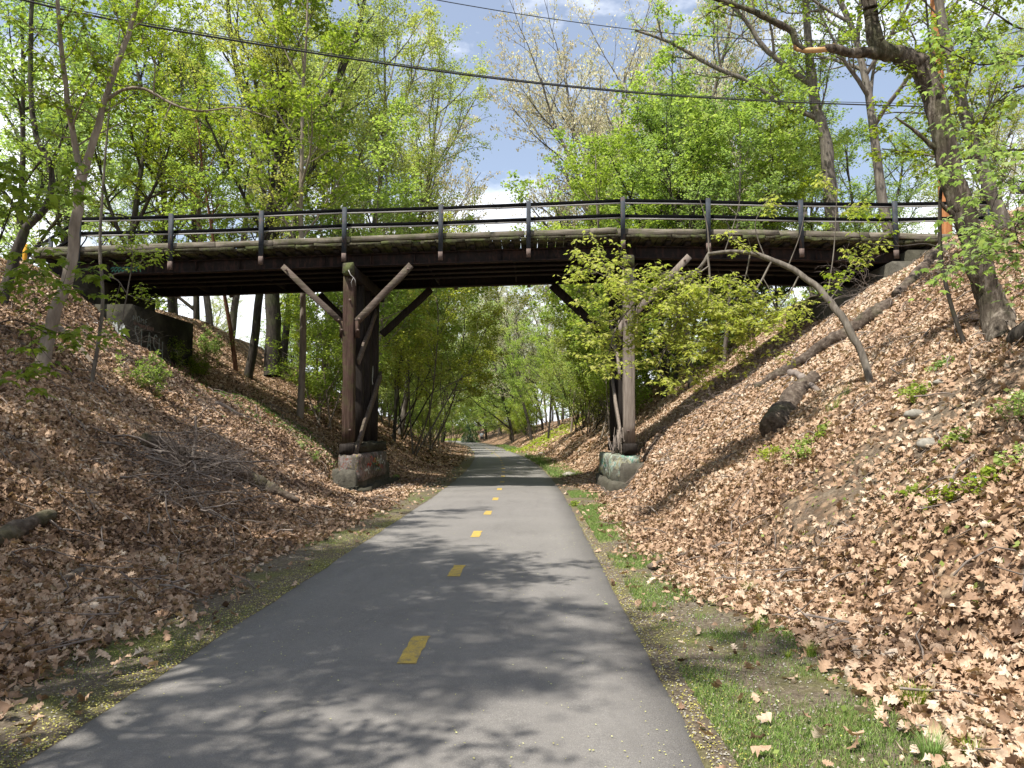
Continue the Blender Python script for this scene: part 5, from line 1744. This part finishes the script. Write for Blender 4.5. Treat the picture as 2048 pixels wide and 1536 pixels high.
OL = [oak_leaf(i) for i in range(14)] + [(ML[0] * np.array([.85, .85, -2.6]) - (.4, 0, 0), ML[1]), (ML[0] * np.array([.85, .85, 2.4]) - (.4, 0, 0), ML[1])]
SL = [(np.array([(-.5, -.05, .1), (0, .32, -.05), (.55, .02, .16), (.03, -.3, .05)]), np.array([(0, 2, 1), (0, 3, 2)])),
      (np.array([(-.5, 0, -.12), (0, .35, .14), (.5, 0, .0), (0, -.33, .16)]), np.array([(0, 2, 1), (0, 3, 2)]))]
scatter_stuff('leaf_litter', 'brown fallen oak and maple leaves covering both near banks', 'leaves', 300000, leaf_sampler(2.0, 14.0, 13.5), OL,
              lambda rr, X, Y: .058 * (.45 + 1.1 * rr.rand(len(X)) ** 1.3), M['litter'], .07, .75, lit_rnd, 5)
scatter_stuff('leaf_litter', 'brown fallen leaves covering the banks around and under the bridge', 'leaves', 280000, leaf_sampler(14.0, 32.0, 14.5), SL,
              lambda rr, X, Y: .085 * (.6 + .8 * rr.rand(len(X))), M['litter'], .06, .6, lit_rnd, 6)
scatter_stuff('leaf_litter', 'brown fallen leaves on the banks far beyond the bridge', 'leaves', 60000, leaf_sampler(32.0, 85.0, 11), SL,
              lambda rr, X, Y: .22 * (.6 + .8 * rr.rand(len(X))), M['litter'], .06, .5, lit_rnd, 7)


TW = []
for k_ in range(5):
    r_ = np.random.RandomState(300 + k_); x_ = np.array([-.5, -.2, .15, .5]); y_ = np.cumsum(r_.normal(0, .07, 4)); z_ = .02 + np.abs(r_.normal(0, .06, 4))
    V_ = []
    for q in range(4):
        w_ = .022 * (1 - q * .2)
        V_ += [(x_[q], y_[q] - w_, z_[q]), (x_[q], y_[q] + w_, z_[q]), (x_[q], y_[q], z_[q] + w_ * 1.5)]
    T_ = []
    for q in range(3):
        for a_, b_ in ((0, 1), (1, 2), (2, 0)):
            T_ += [(3 * q + a_, 3 * q + b_, 3 * q + 3 + b_), (3 * q + a_, 3 * q + 3 + b_, 3 * q + 3 + a_)]
    TW.append((np.array(V_), np.array(T_)))
scatter_stuff('fallen_twigs', 'thin broken twigs strewn through the leaf litter on both banks', 'twigs', 9000, leaf_sampler(2.0, 24.0, 13.0), TW,
              lambda rr, X, Y: .12 + .5 * rr.rand(len(X)) ** 3, M['twig_grey'], .06, .25, None, 8)

# grass on the verges
BL = (np.array([(0, -.035, 0), (0, .035, 0), (.12, 0, .55), (.38, 0, .95)]), np.array([(0, 1, 2), (0, 2, 3), (1, 3, 2)]))


def verge_sampler(side, y0, y1, w0, w1, sc, th, seed):
    def f(rr, n):
        Y = y0 + (y1 - y0) * rr.rand(n) ** 1.35
        U = side * (w0 + (w1 - w0) * rr.rand(n)); X = U + xc(Y)
        k = vnoise(X, Y, sc, seed) + .5 * vnoise(X, Y, sc * 3, seed + 1) + .12 * rr.normal(size=n) > th
        k &= np.abs(X) < .76 * Y + 1
        k &= ~blocked(X, Y)
        return X[k], Y[k]
    return f


def scatter_grass(name, label, n, sampler, h, seed):
    rr = np.random.RandomState(seed); X, Y = sampler(rr, n); m_ = len(X)
    pos = np.stack([X, Y, H(X, Y) - .003], -1)
    nor = np.tile([0, 0, 1.0], (m_, 1)) + rr.normal(0, .25, (m_, 3)); tan = rr.normal(0, 1, (m_, 3)) * (1, 1, 0)
    v, f, w = inst(BL[0], BL[1], pos, nor, tan, h * (.5 + .9 * rr.rand(m_)) * (.7 + .02 * Y), np.clip(.5 + .3 * rr.normal(size=m_), 0, 1))
    link(name, make_mesh(name, v, f, M['grass'], {'rnd': w}), None, label, 'grass', None, 'stuff')


scatter_grass('grass', 'short bright green grass along the right edge of the path', 190000, verge_sampler(1, 2.6, 20, 1.74, 2.75, 1.1, -.09, 81), .04, 11)
scatter_grass('grass', 'thin mossy grass along the left edge of the path', 45000, verge_sampler(-1, 3.0, 20, 1.62, 2.5, 1.0, .14, 83), .025, 12)
scatter_grass('grass', 'far grass strips along both edges of the path beyond the bridge', 26000, verge_sampler(1, 26, 90, 1.65, 2.7, .3, .0, 85), .09, 13)


def band_sampler(pts, w):
    pts = [hit(*p) for p in pts]
    def f(rr, n):
        i = rr.randint(len(pts) - 1, size=n); t = rr.rand(n)
        A = np.array(pts)[i]; B = np.array(pts)[i + 1]
        Q = A + (B - A) * t[:, None]
        X = Q[:, 0] + rr.normal(0, w, n); Y = Q[:, 1] + rr.normal(0, w * 1.3, n)
        k = vnoise(X, Y, 1.6, 91) > -.08
        return X[k], Y[k]
    return f


scatter_stuff('ground_vine', 'low green vine cover on the left slope running down under the bridge', 'ground cover', 9000,
              band_sampler([(330, 710), (400, 760), (470, 800), (560, 840), (640, 890)], .95), [LQ], .055, M['leaf_dark'], .12, .45, None, 21)
scatter_stuff('ground_weeds', 'small green seedlings scattered over the right slope near the edge', 'ground cover', 600,
              band_sampler([(1760, 880), (1900, 960), (2040, 1010)], 1.1), [LQ], .045, M['leaf_bright'], .06, .45, None, 22)
scatter_stuff('ground_weeds', 'green patch of low plants on the far right bank', 'ground cover', 6000,
              band_sampler([(1070, 885), (1110, 870), (1160, 850)], 1.5), [LQ], .16, M['leaf_bright'], .25, .45, None, 23)
scatter_stuff('ground_weeds', 'low green undergrowth at the foot of the left trees beyond the bridge', 'ground cover', 14000,
              band_sampler([(800, 830), (850, 850), (890, 865), (905, 868)], 1.3), [LQ], .14, M['leaf_bright'], .5, .45, None, 24)

# fallen yellow blossoms on the path and along its edges
PT = [(np.array([(-.5, 0, 0), (0, .3, .1), (.5, 0, 0), (0, -.3, .12)]), np.array([(0, 2, 1), (0, 3, 2)]))]


def petal_path(rr, n):
    Y = 2.2 + 10 * rr.rand(n) ** 1.6; U = (rr.rand(n) * 2 - 1) * 1.52
    k = rr.rand(n) < (.25 + .75 * np.abs(U / 1.52) ** 3) * np.clip(.6 + 1.3 * vnoise(U, Y, 1.4, 95), .1, 1)
    return (U + xc(Y))[k], Y[k]


def petal_edge(rr, n):
    Y = 2.2 + 12 * rr.rand(n) ** 1.5; U = np.where(rr.rand(n) < .6, -1, 1) * (1.55 + np.abs(rr.normal(0, .28, n)))
    return (U + xc(Y)), Y


_H = H
def Hp(X, Y):
    u = np.abs(np.asarray(X) - xc(Y)); return np.where(u < 1.60, .021 * (1 - (u / 1.60) ** 2) , _H(X, Y))
H = Hp
scatter_stuff('fallen_blossoms', 'tiny yellow green blossoms scattered on the asphalt', 'blossoms', 3200, petal_path, PT, .012, M['petal'], .002, .08, None, 31)
H = _H
scatter_stuff('fallen_blossoms', 'yellow blossom drift along both edges of the path', 'blossoms', 17000, petal_edge, PT, .013, M['petal'], .006, .2, None, 32)

# ------------------------------------------------------------------ person far down the path, conifers beside
pp = np.array([P(963, 880, 118)[0], 118.0, 0.02])
person = empty('person', tuple(pp), 'distant person in a white shirt and dark shorts walking on the path', 'person')


vs = [(0, 0, .95), (0, 0, 1.15), (0, 0, 1.38), (0, 0, 1.48), (0, 0, 1.58), (0, .01, 1.70),
      (-.19, 0, 1.38), (-.25, .02, 1.12), (-.22, -.12, .90), (.19, 0, 1.38), (.26, 0, 1.12), (.25, .10, .88),
      (-.10, 0, .88), (-.11, .08, .50), (-.11, -.02, .08), (-.11, .10, .03), (.10, 0, .88), (.11, -.06, .50), (.11, -.22, .10), (.11, -.10, .03)]
ed = [(0, 1), (1, 2), (2, 3), (3, 4), (4, 5), (2, 6), (6, 7), (7, 8), (2, 9), (9, 10), (10, 11), (0, 12), (12, 13), (13, 14), (14, 15), (0, 16), (16, 17), (17, 18), (18, 19)]
rd = [.14, .13, .14, .055, .10, .09, .06, .045, .035, .06, .045, .035, .09, .06, .045, .04, .09, .06, .045, .04]
me = bpy.data.meshes.new('body'); me.from_pydata(vs, ed, []); me.materials.append(M['skin'])
body = link('body', me, person)
body.modifiers.new('skin', 'SKIN')
sub = body.modifiers.new('subdivision', 'SUBSURF'); sub.levels = 1; sub.render_levels = 1
if me.skin_vertices:
    for i, r_ in enumerate(rd): me.skin_vertices[0].data[i].radius = (r_, r_)
    me.skin_vertices[0].data[0].use_root = True
m = MB(); m.tube([(0, 0, .92), (0, 0, 1.1), (0, 0, 1.3), (0, 0, 1.44), (0, 0, 1.49)], [.18, .175, .20, .17, .08], 14)
m.tube([(-.15, 0, 1.40), (-.22, .01, 1.28), (-.25, .02, 1.18)], [.085, .085, .075], 10); m.tube([(.15, 0, 1.40), (.22, 0, 1.28), (.25, 0, 1.18)], [.085, .085, .075], 10)
link('shirt', m.mesh('shirt', M['cloth_white'], smooth=True), person)
m = MB(); m.tube([(0, 0, .96), (0, 0, .84)], [.185, .17], 12); m.tube([(-.10, 0, .88), (-.11, .06, .55)], [.115, .10], 10); m.tube([(.10, 0, .88), (.11, -.05, .55)], [.115, .10], 10)
link('shorts', m.mesh('shorts', M['cloth_dark'], smooth=True), person)
m = MB(); m.tube([(0, .02, 1.64), (0, .03, 1.72), (0, .02, 1.80)], [.10, .112, .05], 10)
link('hair', m.mesh('hair', M['hair'], smooth=True), person)


def conifer(px, Y, h, r, label, seed, mat='leaf_pine'):
    rr = np.random.RandomState(seed); x = P(px, 870, Y)[0]; z = float(H(x, Y))
    root = empty('conifer_shrub', (x, Y, z), label, 'conifer')
    m = MB(); m.tube([(0, 0, -.1), (0, 0, h * .95)], [.08, .02], 8); link('trunk', m.mesh('trunk', M['bark_dark']), root)
    n = 5000; t = rr.rand(n) ** 1.3; a = rr.rand(n) * 6.28; q = r * (1 - t) ** .8 * (.6 + .45 * rr.rand(n)) * (1 + .2 * np.sin(a * 5 + t * 20))
    pos = np.stack([np.cos(a) * q, np.sin(a) * q, t * h + .1], -1)
    out = np.stack([np.cos(a), np.sin(a), .3 + 0 * a], -1)
    v, f, w = inst(LQ[0] * (1, .4, 1), LQ[1], pos, np.array([0, 0, 1.0]) + rr.normal(0, .4, (n, 3)), out + rr.normal(0, .3, (n, 3)), .22 * (.6 + .6 * rr.rand(n)), rr.rand(n))
    link('crown', make_mesh('crown', v, f, M[mat], {'rnd': w}), root)


conifer(935, 122, 2.9, 1.0, 'blue green conifer shrub left of the distant person', 1)
conifer(946, 124, 3.0, 1.0, 'dark green conifer shrub next to the distant person', 2, 'leaf_dark')
